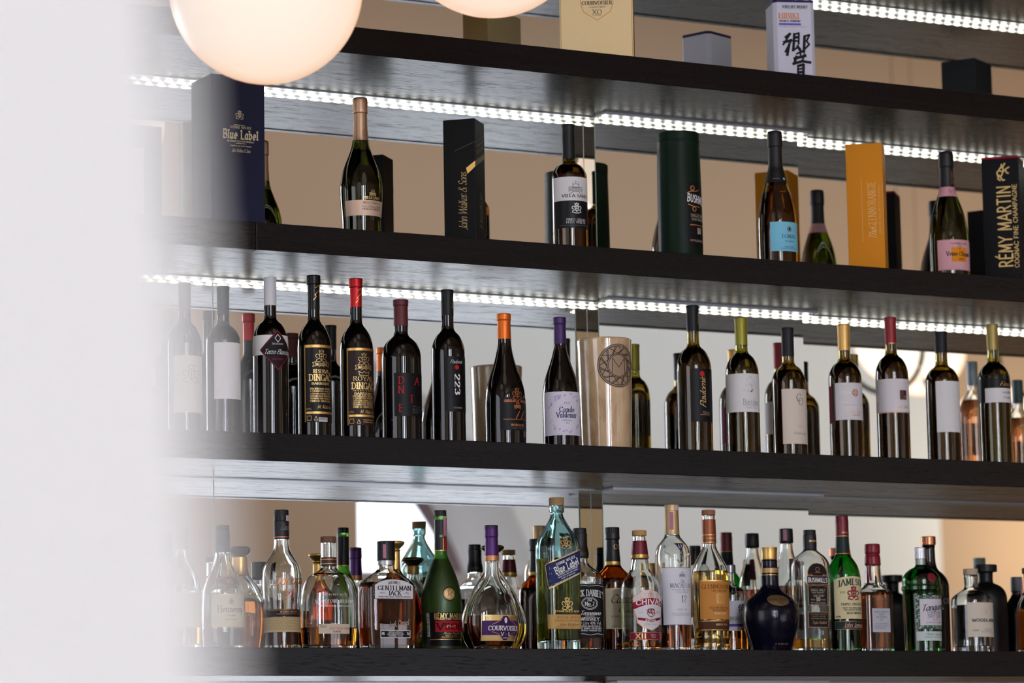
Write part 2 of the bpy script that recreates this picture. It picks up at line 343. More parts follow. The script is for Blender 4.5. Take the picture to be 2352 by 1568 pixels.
# ------------------------------------------------------------------ the room
PEACH = mat('paint', '#b49982'); WHITE = mat('paint', '#d7d9de'); OAKF = mat('paint', '#4d4038', .5)
def wallbox(name, x0, x1, y0, y1, z0, z1, m):
    o = MB().box(x0, x1, y0, y1, z0, z1).build(name, m); tag(o, kind='structure'); return o
YB = -7.5
RX0, RX1, RZ = -4.6, 12.5, 6.2; YF = -12.5; XC = 4.2
wallbox('floor', RX0-.2, RX1+.2, YF-.6, .65, -.1, 0, OAKF)
wallbox('ceiling', RX0-.2, RX1+.2, YF-.6, .65, RZ, RZ+.1, PEACH)
wallbox('wall_front', RX0-.2, RX1+.2, DM+.02, .6, 0, RZ, PEACH)
wallbox('wall_right', RX1, RX1+.2, YB-.6, .37, 0, RZ, PEACH)
def holed(name, axis, const0, const1, a0, a1, z0, z1, holes, m):
    """wall slab with rectangular openings, built as one mesh of boxes; holes share columns"""
    mb = MB(); xs = sorted(set([a0, a1]+[h[0] for h in holes]+[h[1] for h in holes]))
    for p, q in zip(xs, xs[1:]):
        hs = sorted([h for h in holes if h[0] <= p+1e-6 and h[1] >= q-1e-6], key=lambda h: h[2]); z = z0
        for h in hs+[(0, 0, z1, z1)]:
            if h[2] > z+1e-6:
                if axis == 'x': mb.box(p, q, const0, const1, z, h[2])
                else: mb.box(const0, const1, p, q, z, h[2])
            z = h[3]
    o = mb.build(name, m); tag(o, kind='structure'); return o
# back wall: peach at the left and above, a tall white bay in the middle with the windows
holed('wall_back', 'x', YB-.25, YB, XC, 6.76, 0, RZ, [(4.6, 6.7, .35, 2.15)], PEACH)
wallbox('wall_back_return', XC, XC+.2, YF-.2, YB-.25, 0, RZ, PEACH)
holed('wall_back_far', 'x', YF-.25, YF, RX0, XC, 0, RZ, [(-2.7, -2.35, 1.3, 5.85), (-1.2, .35, 1.3, 5.85), (1.7, 2.15, 1.3, 5.85)], mat('paint', '#e6d9bd'))
holed('wall_back_right', 'x', YB-.25, YB, 10.12, RX1, 0, RZ, [], PEACH)
holed('wall_back_upper', 'x', YB-.25, YB, 6.76, 10.12, 3.86, RZ, [], PEACH)
def arch_wall():
    """white bay wall with a round-arched window, frame ring and soft reveal"""
    cx, cz, R = 6.22, 2.15, 1.2; z0, z1, x0, x1 = 2.57, 3.86, 6.76, 10.12
    mb = MB(); n = 24; a0 = math.asin((z0-cz)/1.55); a1 = math.acos((x0-cx)/1.55)
    prev = None
    for i in range(n+1):
        t = a0+(a1-a0)*i/n; x = cx+1.55*math.cos(t); z = cz+1.55*math.sin(t)
        if prev: mb.add([(prev[0], YB-.0, prev[1]), (x1, YB, prev[1]), (x1, YB, z), (x, YB, z)], [(0, 1, 2, 3)])
        prev = (x, z)
    mb.add([(x0, YB, prev[1]), (x1, YB, prev[1]), (x1, YB, z1), (x0, YB, z1)], [(0, 1, 2, 3)])
    tag(mb.build('wall_bay', WHITE), kind='structure')
    def ring(r0, r1, y0, y1, name, m):
        q = MB(); pr = None
        for i in range(n+1):
            t = -.0+(math.pi/2)*i/n; p = [(cx+r*math.cos(t), y, cz+r*math.sin(t)) for r, y in ((r0, y0), (r1, y1))]
            if pr: q.add([pr[0], pr[1], p[1], p[0]], [(0, 1, 2, 3)])
            pr = p
        return q.build(name, m, smooth=True)
    tag(ring(1.27, 1.55, YB-.22, YB, 'trim_arch_reveal', WHITE), kind='structure')
    return ring
ring = arch_wall()
wallbox('wall_bay_lower', 8.0, 10.12, YB-.1, YB, 0, 2.57, WHITE)
holed('wall_bay_sill', 'x', YB-.25, YB-.02, 6.76, 8.0, 0, 2.57, [(6.78, 7.95, .35, 2.15)], mat('paint', '#a7a0a3'))
wallbox('wall_bay_outer', 6.2, 8.6, YB-.5, YB-.4, 2.2, 3.9, WHITE)
FRAME = mat('plastic', '#5b4a4c')
GL = mat('glow', '#e9f0ff', s=WINDOW_L)
GLS = mat('glow', '#e6eeff', s=WINDOW_L*7.5)     # open sky seen through the tall windows at the far end
def window(n, x0, x1, z0, z1, y, cols, axis='x', GL=GL, fw=.03):
    root = empty('window_%d' % n, ((x0+x1)/2, y, z0) if axis == 'x' else (y, (x0+x1)/2, z0)); tag(root, kind='structure')
    w = (x1-x0)/2; h = z1-z0; mb = MB()
    mb.box(-w, w, -.03, .03, 0, .06); mb.box(-w, w, -.03, .03, h-.06, h)
    for i in range(cols+1):
        x = -w+2*w*i/cols; a = max(-w, x-fw); b = min(w, x+fw); mb.box(a, b, -.029, .029, .06, h-.06)
    f = mb.build('window_frame', FRAME, root); g = MB().box(-w, w, -.008, .0, 0, h).build('window_pane', GL, root)
    if axis != 'x': root.rotation_euler.z = math.pi/2
window(1, -2.7, -2.35, 1.3, 5.85, YF-.12, 1, GL=GLS, fw=.03)
window(6, -1.2, .35, 1.3, 5.85, YF-.12, 2, GL=GLS, fw=.06)
window(7, 1.7, 2.15, 1.3, 5.85, YF-.12, 1, GL=GLS, fw=.03)
window(2, 4.6, 6.7, .35, 2.15, YB-.12, 2)
window(3, 6.78, 7.95, .35, 2.15, YB-.14, 1)
# arched pane
q = MB(); n = 24; pts = [(6.22+1.2*math.cos(math.pi/2*i/n), YB-.2, 2.15+1.2*math.sin(math.pi/2*i/n)) for i in range(n+1)]
q.v = [(6.22, YB-.2, 2.15)]+pts; q.f = [(0, i+1, i+2) for i in range(n)]
root = empty('window_4', (0, 0, 0)); tag(root, kind='structure'); o = q.build('window_pane', GL, root)
o = ring(1.2, 1.27, YB-.19, YB-.19, 'window_frame', mat('paint', '#6c5a5f')); o.parent = root
wallbox('wall_left', RX0-.25, RX0, YF, -6.9, 0, RZ, mat('paint', '#e6d9bd'))
holed('wall_left_side', 'y', RX0-.25, RX0, -6.9, .37, 0, RZ, [(-4.7, -1.0, .6, 4.4)], mat('paint', '#e6d9bd'))
window(5, -4.7, -1.0, .6, 4.4, RX0-.1, 4, 'y')  # added unseen window, daylight for the back wall and bottle edges
# column close to the camera, thrown out of focus
p0 = at(403, 0, 0)[0]-CAM; p1 = at(545, 1568, 0)[0]-CAM
a = CAM+p0/p0.dot(FW)*.70; b = CAM+p1/p1.dot(FW)*.70
t0 = (RZ-a.z)/(a.z-b.z)
def colx(z): return a.x+(a.x-b.x)*(z-a.z)/(a.z-b.z)*.55
yc = a.y; zt, zb = RZ, 0
V = [(colx(zb)-.9, yc, zb), (colx(zb), yc, zb), (colx(zb), yc+.12, zb), (colx(zb)-.9, yc+.12, zb), (colx(zt)-.9, yc, zt), (colx(zt), yc, zt), (colx(zt), yc+.12, zt), (colx(zt)-.9, yc+.12, zt)]
o = link('wall_near_column', V, [(0, 3, 2, 1), (4, 5, 6, 7), (0, 1, 5, 4), (1, 2, 6, 5), (2, 3, 7, 6), (3, 0, 4, 7)], mat('paint', '#dfddd8')); tag(o, kind='structure')

# ------------------------------------------------------------------ globe lamps
GLOBE = globe_mat(); GLOBE2 = globe_mat(1.9); BLACK = mat('plastic', '#141213')
def globe(x, y, z, r, label, ring=None, name='pendant_lamp'):
    root = empty(name, (x, y, z)); tag(root, label, 'lamp', 'opal globe pendants')
    bm = bmesh.new(); bmesh.ops.create_uvsphere(bm, u_segments=64, v_segments=32, radius=r); me = bpy.data.meshes.new('globe'); bm.to_mesh(me); bm.free(); me.shade_smooth(); me.materials.append(GLOBE if ring is None else GLOBE2)
    o = bpy.data.objects.new('globe', me); C.objects.link(o); o.parent = root
    MB().tube([(0, 0, r*.985), (0, 0, r+.05)], .035, 24).build('cap', BLACK, root, .6)
    MB().tube([(0, 0, r+.05), (0, 0, RZ-z)], .006 if ring is None else .0012, 8).build('rod', BLACK, root, True)
    if ring is not None:
        dx, dy, dz = ring
        MB().tube([(dx+(r+.008)*math.cos(t*math.pi/32), dy, dz+(r+.008)*math.sin(t*math.pi/32)) for t in range(65)], .009, 8).build('hoop', BLACK, root, True)
for (u, v, Y, lb) in ((611, -28, -.6, 'round opal glass globe lamp glowing at the upper left'), (1128, -181, -.6, 'round opal glass globe lamp just dipping into the top of the frame')):
    P, d = at(u, v, Y); globe(P.x, P.y, P.z, 222*d/F0, lb)
for (u, v, Yv, rr, lb) in ((2068, 778, 3.9, (-.2, .17, -.05), 'globe lamp in the room, mirrored between the gold and the red capped bottles'), (2112, 802, 4.9, (.07, .17, -.07), 'globe lamp in the room, mirrored beside the red capped bottle'), (2290, 990, 4.1, (.06, .19, -.05), 'globe lamp in the room, mirrored low at the right edge')):
    P, d = at(u, v, Yv); globe(P.x, 2*DM-Yv, P.z, 106*d/F0, lb, rr)

# ------------------------------------------------------------------ surfaces of revolution and their labels
def spline(pts):
    """pts (d, h, corner) -> dense list; Catmull-Rom between corners"""
    out = []; n = len(pts)
    for i in range(n-1):
        p1, p2 = pts[i], pts[i+1]
        p0 = pts[i-1] if i > 0 and not (len(p1) > 2) else None; p3 = pts[i+2] if i+2 < n and not (len(p2) > 2) else None
        def tan(a, b, c):
            if a is None or c is None: return None
            return ((c[0]-a[0])/2, (c[1]-a[1])/2)
        m1 = tan(p0, p1, p2) or (p2[0]-p1[0], p2[1]-p1[1]); m2 = tan(p1, p2, p3) or (p2[0]-p1[0], p2[1]-p1[1])
        # limit tangents to keep d monotone
        L = abs(p2[0]-p1[0])
        def lim(m):
            s = 1 if abs(m[0]) <= 2.5*L or L < 1e-9 else 2.5*L/abs(m[0]); return (m[0]*s, m[1]*s)
        m1, m2 = lim(m1), lim(m2)
        big = math.hypot(p2[0]-p1[0], p2[1]-p1[1]); straight = abs(p2[1]-p1[1]) < .8 and abs(m1[1]) < .8 and abs(m2[1]) < .8
        if straight:
            ts = [0]+([1.2/L, 3/L] if L > 8 else [])+[i_/int(L/14) for i_ in range(1, int(L/14)) if L > 28]+([1-3/L, 1-1.2/L] if L > 8 else [])
        else: k = max(3, min(8, int(big/3))); ts = [j/k for j in range(k)]
        for t in sorted(ts):
            h00 = 2*t**3-3*t*t+1; h10 = t**3-2*t*t+t; h01 = -2*t**3+3*t*t; h11 = t**3-t*t
            out.append((h00*p1[0]+h10*m1[0]+h01*p2[0]+h11*m2[0], max(.2, h00*p1[1]+h10*m1[1]+h01*p2[1]+h11*m2[1])))
    out.append((pts[-1][0], pts[-1][1])); return out
SEG = 56
class Vessel:
    def __init__(s, kind, label, cat, group, u, v, Y, row, prof, flat=None, rot=0, k=None, X=None, ztop=None):
        P, d = at(u, v, Y)
        s.k = k or d/F0; k = s.k
        s.X = P.x if X is None else X; s.Y = Y; s.z0 = TOP[ROWS[row][0]]; s.h = (P.z if ztop is None else ztop)-s.z0
        s.az = math.atan2(s.X-CAM.x, Y-CAM.y)+rot
        s.flat = flat; s.rot = rot
        s.root = empty(kind, (s.X, Y, s.z0), rot); tag(s.root, label, cat, group)
        H = s.h/k                                       # height in drawing units
        pr = []
        for p in prof:
            dv = H if p[0] == 'b' else (H+p[0] if p[0] < 0 else p[0]); pr.append((dv,)+tuple(p[1:]))
        s.H = H; s.raw = spline(pr)                     # (distance below the top, half width)
    def hw(s, dv):
        r = s.raw
        if dv <= r[0][0]: return r[0][1]
        for (a, b), (c, e) in zip(r, r[1:]):
            if a <= dv <= c: return b+(e-b)*((dv-a)/(c-a) if c > a else 0)
        return r[-1][1]
    def sec(s, dv):
        """section: rx, ry in metres and superellipse exponent"""
        hw = s.hw(dv)*s.k
        if not s.flat: return hw, hw, 2
        d0, d1, asp, n = s.flat; t = min(1, max(0, (dv-d0)/(d1-d0))); t = t*t*(3-2*t)
        A = 1+(asp-1)*t; N = 2+(n-2)*t; c, q = math.cos(s.az), abs(math.sin(s.az)); m = N/(N-1)
        rx = hw/((c**m+(A*q)**m)**(1/m)); return rx, rx*A, N
    def ring(s, dv, off=0, scale=1):
        rx, ry, n = s.sec(dv); rx = max(1e-4, rx+off); ry = max(1e-4, ry+off); z = s.h-dv*s.k; V = []
        for i in range(SEG):
            t = 2*math.pi*i/SEG; c, q = math.cos(t), math.sin(t)
            V.append((math.copysign(abs(c)**(2/n), c)*rx, math.copysign(abs(q)**(2/n), q)*ry, z))
        return V
    def cuts(s, d0, d1): return [d0]+[r[0] for r in s.raw if d0+.01 < r[0] < d1-.01]+[d1]
    def solid(s, rings):
        V = []; F = []
        for r in rings: V += r
        for i in range(len(rings)-1):
            for j in range(SEG):
                a = i*SEG+j; b = i*SEG+(j+1) % SEG; F.append((a, a+SEG, b+SEG, b))
        F.append(tuple(range(SEG))); n = (len(rings)-1)*SEG; F.append(tuple(n+j for j in range(SEG))[::-1])
        return V, F
    def body(s, d0, m, name='body', wall=None, shrink=.0006, base=.006):
        """from d0 down to the shelf; wall = glass thickness for hollow bottles"""
        H = s.H; e = 1.6; cs = [c for c in s.cuts(d0, H) if c < H-e-1.6]+[H-e-1.4, H-e-.5]
        R = [s.ring(c) for c in cs]+[s.ring(H-e), s.ring(H-e*.35, -e*.35*s.k), s.ring(H, -e*s.k)]
        V, F = s.solid(R)
        if wall:
            s.wall = wall
            ci = [c for c in cs if c < H-base/s.k-.2]+[H-base/s.k]
            RI = [s.ring(c, -wall) for c in ci]
            RI[0] = [(x, y, z-.0008) for x, y, z in RI[0]]
            RI.append([(x*.8, y*.8, z-.0012) for x, y, z in RI[-1]])
            V2, F2 = s.solid(RI); n = len(V); V = V+V2; F = F+[tuple(n+i for i in f)[::-1] for f in F2]
        o = link(name, V, F, m, s.root, math.radians(40)); s.bodyo = o; return o
    def liquid(s, fill, m, base=.006):
        g = s.wall-.0003; H = s.H; ci = s.cuts(fill, H-base/s.k-.4)
        R = [s.ring(c, -g) for c in ci]
        R.append([(x*.8, y*.8, z-.0006) for x, y, z in R[-1]])
        V, F = s.solid(R); return link('liquid', V, F, m, s.root, math.radians(40))
    def band(s, d0, d1, m, name, off=0, parent=None, ribs=0, rnd=1.0):
        """closed cap, cork or capsule between two heights"""
        cs = s.cuts(d0, d1); R = []
        if rnd and d0 <= .01:
            R = [s.ring(d0, off-rnd*s.k*1.2), s.ring(d0+rnd*.35, off-rnd*s.k*.35)]; cs[0] = d0+rnd*1.2
            R[0] = [(x, y, s.h-d0*s.k) for x, y, z in R[0]]
            cs = [cs[0]]+[c for c in cs[1:] if c > cs[0]+.05]
        R += [s.ring(c, off) for c in cs]
        if ribs:
            for r in R[1 if rnd else 0:]:
                for i in range(0, SEG, 2): x, y, z = r[i]; l = math.hypot(x, y); f = 1-ribs/l; r[i] = (x*f, y*f, z)
        V, F = s.solid(R); return link(name, V, F, m, parent or s.root, math.radians(35))
    def wrap(s, d0, d1, m, name, off=.0003, parent=None):
        cs = s.cuts(d0, d1); V = []; F = []
        sh = lambda c: 0
        for c in cs: V += s.ring(c, off)
        for i in range(len(cs)-1):
            for j in range(SEG):
                a = i*SEG+j; b = i*SEG+(j+1) % SEG; F.append((a, a+SEG, b+SEG, b))
        return link(name, V, F, m, parent or s.root, True)
    def pt(s, x, dv, off, ref=None):
        """x along the surface from the front, dv below the top (drawing units)"""
        rx, ry, n = s.sec(dv); z = s.h-dv*s.k; X = x*s.k
        if n <= 2.2 and not s.flat:
            R = s.hw(dv if ref is None else ref)*s.k; f = X/R; return ((rx+off)*math.sin(f), -(rx+off)*math.cos(f), z)
        f = X/rx
        if n <= 2.2:
            f = max(-1.5, min(1.5, f)); return ((rx+off)*math.sin(f), -(ry+off)*math.cos(f), z)
        if abs(f) > .93:                                # turns the corner on a square bottle
            y0 = (1-.93**n)**(1/n); e = (abs(f)-.93)*rx; y = y0-e/ry
            if y < -.9: y = -.9
            xx = math.copysign((1-min(1, abs(y))**n)**(1/n), f)
            return ((rx+off)*xx, -(ry+off)*y, z)
        return (rx*f, -(ry+off)*(1-abs(f)**n)**(1/n), z)
    def shape(s, pts, m, name='label', off=.0003, parent=None, c=None, ref=None, rings=8):
        """star-shaped outline wrapped on the surface"""
        P = []
        for a, b in zip(pts, pts[1:]+pts[:1]):
            n = max(1, int(math.hypot(b[0]-a[0], b[1]-a[1])/4))
            P += [(a[0]+(b[0]-a[0])*i/n, a[1]+(b[1]-a[1])*i/n) for i in range(n)]
        cx, cy = c or (sum(p[0] for p in P)/len(P), sum(p[1] for p in P)/len(P)); n = len(P); V = [s.pt(cx, cy, off, ref)]; F = []
        for r in range(1, rings+1):
            for p in P: V.append(s.pt(cx+(p[0]-cx)*r/rings, cy+(p[1]-cy)*r/rings, off, ref))
        for j in range(n): F.append((0, 1+(j+1) % n, 1+j))
        for r in range(rings-1):
            for j in range(n):
                a = 1+r*n+j; b = 1+r*n+(j+1) % n; F.append((a, b, b+n, a+n))
        return link(name, V, F, m, parent or s.root, True)
    def label(s, d0, d1, x0, x1, m, name='label', off=.0003, parent=None, edge=None):
        """rectangle label; edge = (material, width) border line"""
        nx = max(4, int(abs(x1-x0)/3)); ny = 4
        def grid(a0, a1, b0, b1, of, nm, mm, par):
            V = [s.pt(a0+(a1-a0)*i/nx, b0+(b1-b0)*j/ny, of, (d0+d1)/2) for j in range(ny+1) for i in range(nx+1)]
            F = [(j*(nx+1)+i, (j+1)*(nx+1)+i, (j+1)*(nx+1)+i+1, j*(nx+1)+i+1) for j in range(ny) for i in range(nx)]
            return link(nm, V, F, mm, par, True)
        if edge:
            o = grid(x0, x1, d0, d1, off, name, edge[0], parent or s.root); w = edge[1]
            grid(x0+w, x1-w, d0+w, d1-w, off+.00012, 'panel', m, o); s.last = off+.00012; return o
        s.last = off; return grid(x0, x1, d0, d1, off, name, m, parent or s.root)
    def text(s, items, m, parent=None, off=.00055, ref=None, name='lettering'):
        """items: (string, dv centre, size, style, x centre, width or None, [tilt])"""
        V = []; F = []
        for it in items:
            st, dv, sz, sty, xc, wd = it[:6]; tilt = it[6] if len(it) > 6 else 0; arc = it[7] if len(it) > 7 else 0
            Q, w = text_quads(st, sty); sx = sz if wd is None else wd/w
            ct, sn = math.cos(tilt), math.sin(tilt)
            for q in Q:
                n = len(V)
                for (x, y) in q:
                    X = (x-w/2)*sx; Yy = -(y-.5)*sz+arc*(X/(w*sx/2))**2
                    V.append(s.pt(xc+X*ct+Yy*sn, dv-X*sn+Yy*ct, off+(n % 28)*2.5e-6, ref))
                F.append((n, n+1, n+2, n+3))
        return link(name, V, F, m, parent or s.root)
    def lines(s, paths, m, w=1.0, parent=None, off=.00055, ref=None, name='ornament'):
        """paths in drawing units, drawn as constant-width strokes"""
        V = []; F = []
        for p in paths:
            for q in ribbon(p, lambda a, b: w, .25):
                n = len(V); V += [s.pt(x, y, off+(n % 28)*2.5e-6, ref) for x, y in q]; F.append((n, n+3, n+2, n+1))
        return link(name, V, F, m, parent or s.root)
def circ(cx, cy, r, n=16, ry=None, a0=0, a1=360):
    ry = ry or r; return [(cx+r*math.cos(math.radians(a0+(a1-a0)*i/n)), cy+ry*math.sin(math.radians(a0+(a1-a0)*i/n))) for i in range(n+1)]
def crest(cx, cy, s_):
    """small generic coat-of-arms squiggle: crown, shield, two scrolls"""
    k = s_/10; P = [[(cx-3*k, cy-5*k), (cx-3.5*k, cy-9*k), (cx-1.6*k, cy-7*k), (cx, cy-10*k), (cx+1.6*k, cy-7*k), (cx+3.5*k, cy-9*k), (cx+3*k, cy-5*k), (cx-3*k, cy-5*k)],
        [(cx-3*k, cy-3.5*k), (cx+3*k, cy-3.5*k), (cx+3*k, cy+2*k), (cx, cy+6*k), (cx-3*k, cy+2*k), (cx-3*k, cy-3.5*k)], [(cx-2*k, cy), (cx+2*k, cy)], [(cx, cy-3*k), (cx, cy+5*k)]]
    for sg in (-1, 1): P += [circ(cx+sg*6*k, cy-1*k, 2.6*k, 8, a0=90 if sg > 0 else 90, a1=(-180 if sg > 0 else 360)), [(cx+sg*3.5*k, cy+3*k), (cx+sg*7*k, cy+4*k), (cx+sg*8*k, cy+7*k), (cx+sg*2*k, cy+8*k)]]
    return P
def castle(cx, cy, s_):
    k = s_/10; P = [[(cx-12*k, cy+6*k), (cx-12*k, cy-3*k), (cx-6*k, cy-3*k), (cx-6*k, cy+5*k), (cx+6*k, cy+5*k), (cx+6*k, cy-3*k), (cx+12*k, cy-3*k), (cx+12*k, cy+6*k)],
        [(cx-6*k, cy-3*k), (cx-5*k, cy-7*k), (cx, cy-9*k), (cx+5*k, cy-7*k), (cx+6*k, cy-3*k), (cx-6*k, cy-3*k)], [(cx, cy-9*k), (cx, cy-14*k)], [(cx-5*k, cy-7*k), (cx-5*k, cy-12*k)], [(cx+5*k, cy-7*k), (cx+5*k, cy-12*k)]]
    for x in (-10, -8, -4, -2, 0, 2, 4, 8, 10): P.append([(cx+x*k, cy-1*k), (cx+x*k, cy+4*k)])
    P += [[(cx-12*k, cy+9*k), (cx-6*k, cy+6*k)], [(cx+12*k, cy+9*k), (cx+6*k, cy+6*k)], [(cx-5*k, cy-2*k), (cx+5*k, cy-2*k)]]
    return P
# ------------------------------------------------------------------ bottles
RED = mat('darkglass', '#070504'); 
OLIVE = mat('glass', '#aca850'); OLIVE2 = mat('glass', '#a08e44'); WINEW = mat('liquid', '#80681e'); CLEAR = mat('glass', '#f3f6f4')
AMBER = mat('liquid', '#cc7626'); AMBERD = mat('liquid', '#a44c14'); GOLDL = mat('liquid', '#e8b850'); RUM = mat('liquid', '#5a2410')
GOLD = mat('foil', '#d2a860', .3); GOLDI = mat('foil', '#d8b878', .35, metal=.6); COPPER = mat('foil', '#c98a5c', .35, metal=.6)
WHITEI = mat('ink', '#e4e2e0'); BLACKI = mat('ink', '#1a1a1e'); GREYI = mat('ink', '#8a8a90'); REDI = mat('ink', '#c0202a'); PAPER = mat('paper', '#dcd8d6'); BLKP = mat('paper', '#0b0b0e', .45)
GC = 'wine bottles standing in a row on the third shelf'; GB = 'sparkling and white wine bottles among the gift boxes'; GD = 'spirits bottles on the lowest shelf'
def bordeaux(u, v, Y, label, neck, sh, hwb, glass, caps, liquid=None, fill=None, row='C', group=GC, kind='wine_bottle', neckhw=14, rise=(0, 0), **kw):
    """neck = depth of the neck, sh = where the body reaches full width"""
    n = neck; d = sh-n
    prof = [(0, neckhw+.6, 1), (7, neckhw+.6), (9, neckhw, 1), (n-6, neckhw), (n+d*.12, neckhw+2.5), (n+d*.3, neckhw+(hwb-neckhw)*.5), (n+d*.55, neckhw+(hwb-neckhw)*.8), (n+d*.8, hwb-1), (sh+4, hwb, 1), ('b', hwb, 1)]
    b = Vessel(kind, label, 'wine bottle' if kind == 'wine_bottle' else 'bottle', group, u, v, Y, row, prof, **kw)
    b.capend = 0; cd_ = caps[-1][1]
    b.body(cd_, glass, wall=.0026 if liquid else None)
    if liquid: b.liquid(fill or n+d*.25, liquid)
    for i, (a, c, m, nm) in enumerate(caps): b.band(a, c, m, nm, off=.0003)
    return b
def cap(m, d, nm='capsule'): return [(0, d, m, nm)]

# --- third shelf, left to right
b = bordeaux(424, 650, .11, 'faint wine bottle with a wide beige label, first in its row, behind the column', 84, 150, 39, RED, cap(mat('foil', '#5a5a5e', metal=.3), 66))
l = b.label(172, 303, -44, 44, mat('paper', '#cfc6b4'), edge=(GOLD, 1)); b.lines(crest(0, 215, 24), mat('ink', '#8a7a60'), 1, l)
b = bordeaux(512, 658, .11, 'dark bottle with a blank white label and grey capsule, hazy by the white column', 84, 132, 39.5, RED, cap(mat('foil', '#3a3a3e', .5, metal=.2), 66))
b.label(134, 264, -38, 40, PAPER)
b = bordeaux(620, 637, .118, 'red wine bottle with a white capsule and a black diamond over a white band', 93, 150, 40.5, RED, cap(mat('plastic', '#d6d4d6', .5), 66))
l = b.label(138, 184, -80, 60, PAPER)
s = b.shape([(0, 126), (43, 173), (0, 220), (-43, 173)], mat('paper', '#7a1822'), name='diamond_label', off=.0006)
b.shape([(0, 130), (40, 173), (0, 216), (-40, 173)], mat('paper', '#1c161b'), name='panel', off=.0008, parent=s)
b.text([('Terre Bianche', 177, 11, 'script', 0, 66), ('DEGRASSI', 159, 3.6, 'sans', 0, 27)], WHITEI, s, .0011); b.text([('CUVÉE ROUGE', 194, 4, 'serif', 0, 26)], REDI, s, .0011)
b.lines([[(0, 137), (7, 146), (0, 155), (-7, 146), (0, 137)]], WHITEI, 1.3, s, .0011)
# two tall slim bottles with gold lettering
def tall(u, v, label, capm, paper, royal):
    prof = [(0, 15.5, 1), (20, 15.5, 1), (22, 13.6, 1), (96, 13.7), (108, 16), (118, 23), (130, 30.5), (146, 36), (166, 38.5, 1), ('b', 38.2, 1)]
    b = Vessel('wine_bottle', label, 'wine bottle', GC, u, v, .12, 'C', prof); b.capend = 0
    b.body(67 if royal else 80, RED); b.band(0, 22, capm, 'capsule_top', .0003); b.band(22, 67 if royal else 80, capm, 'capsule', .0003)
    b.lines([[(-6, 58), (0, 50), (-3, 46), (6, 36)], [(-2, 30), (6, 24), (10, 34), (4, 38)]], GOLD, 1.6, off=.0008)
    l = b.label(165, 342, -41, 41, paper)
    b.label(165, 171, -41, 41, GOLD, 'gold_border', .0005, l); b.label(171, 342, -41, -38, GOLD, 'gold_border', .0005, l); b.label(318, 323, -37, 38, GOLD, 'gold_border', .0005, l)
    b.lines(crest(0, 192, 16)+[[(-21, 206), (-14, 204), (-14, 213), (-21, 215), (-18, 210), (-21, 206)], [(21, 206), (14, 204), (14, 213), (21, 215), (18, 210), (21, 206)], circ(0, 226, 14, 8, 24, 240, 300), circ(0, 237, 14, 8, 24, 240, 300)], GOLDI, .9, l)
    y = 16 if royal else 0
    T = [('MATUŠKO', 210, 6, 'serifb', 0, 25), ('DINGAČ', 240+y*.75, 14.5, 'slab', 0, 58), ('BARRIQUE', 254+y, 5, 'serifb', 0, 46)]
    if royal: T += [('ROYAL', 235.5, 10, 'serif', 0, 51), ('SELECTION', 263, 3, 'serif', 0, 54)]; b.lines([[(-11, 228), (-13, 219), (-5, 223), (0, 219), (5, 223), (13, 219), (11, 228), (-11, 228)]], GOLDI, 1.1, l)
    else: T += [('RESERVA', 226, 8, 'serifb', 0, 39)]
    for i, tx in enumerate(('PROBRANA BERBA', 'S OGRANIČENOG PODRUČJA', 'ZAŠTIĆENA OZNAKA IZVORA', 'EKOLOŠKI ČISTIH VINOGRADA', 'VRHUNSKO VINO DALMACIJE', 'VINO IZ HRVATSKE')):
        T.append((tx, (276 if royal else 266)+i*(4.9 if royal else 5.6), 4 if i in (0, 3, 5) else 3.2, 'serifb', 0, 53))
    T += [('M. Matuško', 311 if royal else 307, 8, 'script', 8, 38), ('0.75 L', 312, 3.5, 'sans', -30, 12)]
    b.text(T, GOLDI, l)
    b.lines([[(-35, 328), (-25, 328), (-25, 338), (-35, 338), (-35, 328)], [(-18, 338), (-14, 329), (-10, 338), (-18, 338)]], GOLDI, .8, l)
    if royal: b.text([('PROIZVODI VINARIJA', 330, 2.5, 'sansb', 12, 30), ('POTOMJE HRVATSKA', 335, 2.5, 'sansb', 12, 30)], GOLDI, l)
    else:
        q = b.label(331, 341, -8, 15, PAPER, 'barcode', .0005, l)
        b.lines([[(-6+i*1.9, 331.5), (-6+i*1.9, 338)] for i in range(11)], BLACKI, .8, l, .0007)
    return b
tall(720, 633, 'tall slim wine bottle with a black capsule and gold lettering on a black label', mat('plastic', '#0c0b0c'), mat('paper', '#0e0b0c', .4), False)
tall(817, 640, 'slim wine bottle with a bright red capsule and gold lettering on a brown label', mat('foil', '#b8151c', .28, metal=.55), mat('paper', '#2c1a18', .45), True)
b = Vessel('wine_bottle', 'broad shouldered wine bottle with a dark red capsule and scattered red letters', 'wine bottle', GC, 920, 689, .12, 'C',
    [(0, 17.6, 1), (13, 17.4, 1), (15, 16, 1), (60, 16.3), (76, 16), (84, 18.5), (91, 26), (100, 35), (113, 41.5), (132, 45.3), (150, 45.8, 1), ('b', 45.2, 1)]); b.capend = 0
b.body(61, RED); b.band(0, 61, mat('foil', '#5c1a20', .5, metal=.15), 'capsule', .0003)
l = b.label(174, 273, -39, 50, BLKP)
for ch, dv, x in (('D', 190.6, -22), ('N', 212, -22.5), ('E', 254, -23), ('T', 233, 2), ('A', 192, 18)): pass
b.text([(ch, dv, 17, 'serif', x, None) for ch, dv, x in (('D', 190.6, -22), ('N', 212, -22.5), ('E', 254, -23), ('T', 233, 2), ('A', 192, 18))], REDI, l)
b.text([('Selekcija bobica', 250, 3, 'thin', 17, 26), ('Plavac mali vrhunsko', 256, 3, 'thin', 19, 30), ('Suho crno vino', 260, 3, 'thin', 16, 24), ('Hrvatsko', 264, 3, 'thin', 14, 20)], GREYI, l)
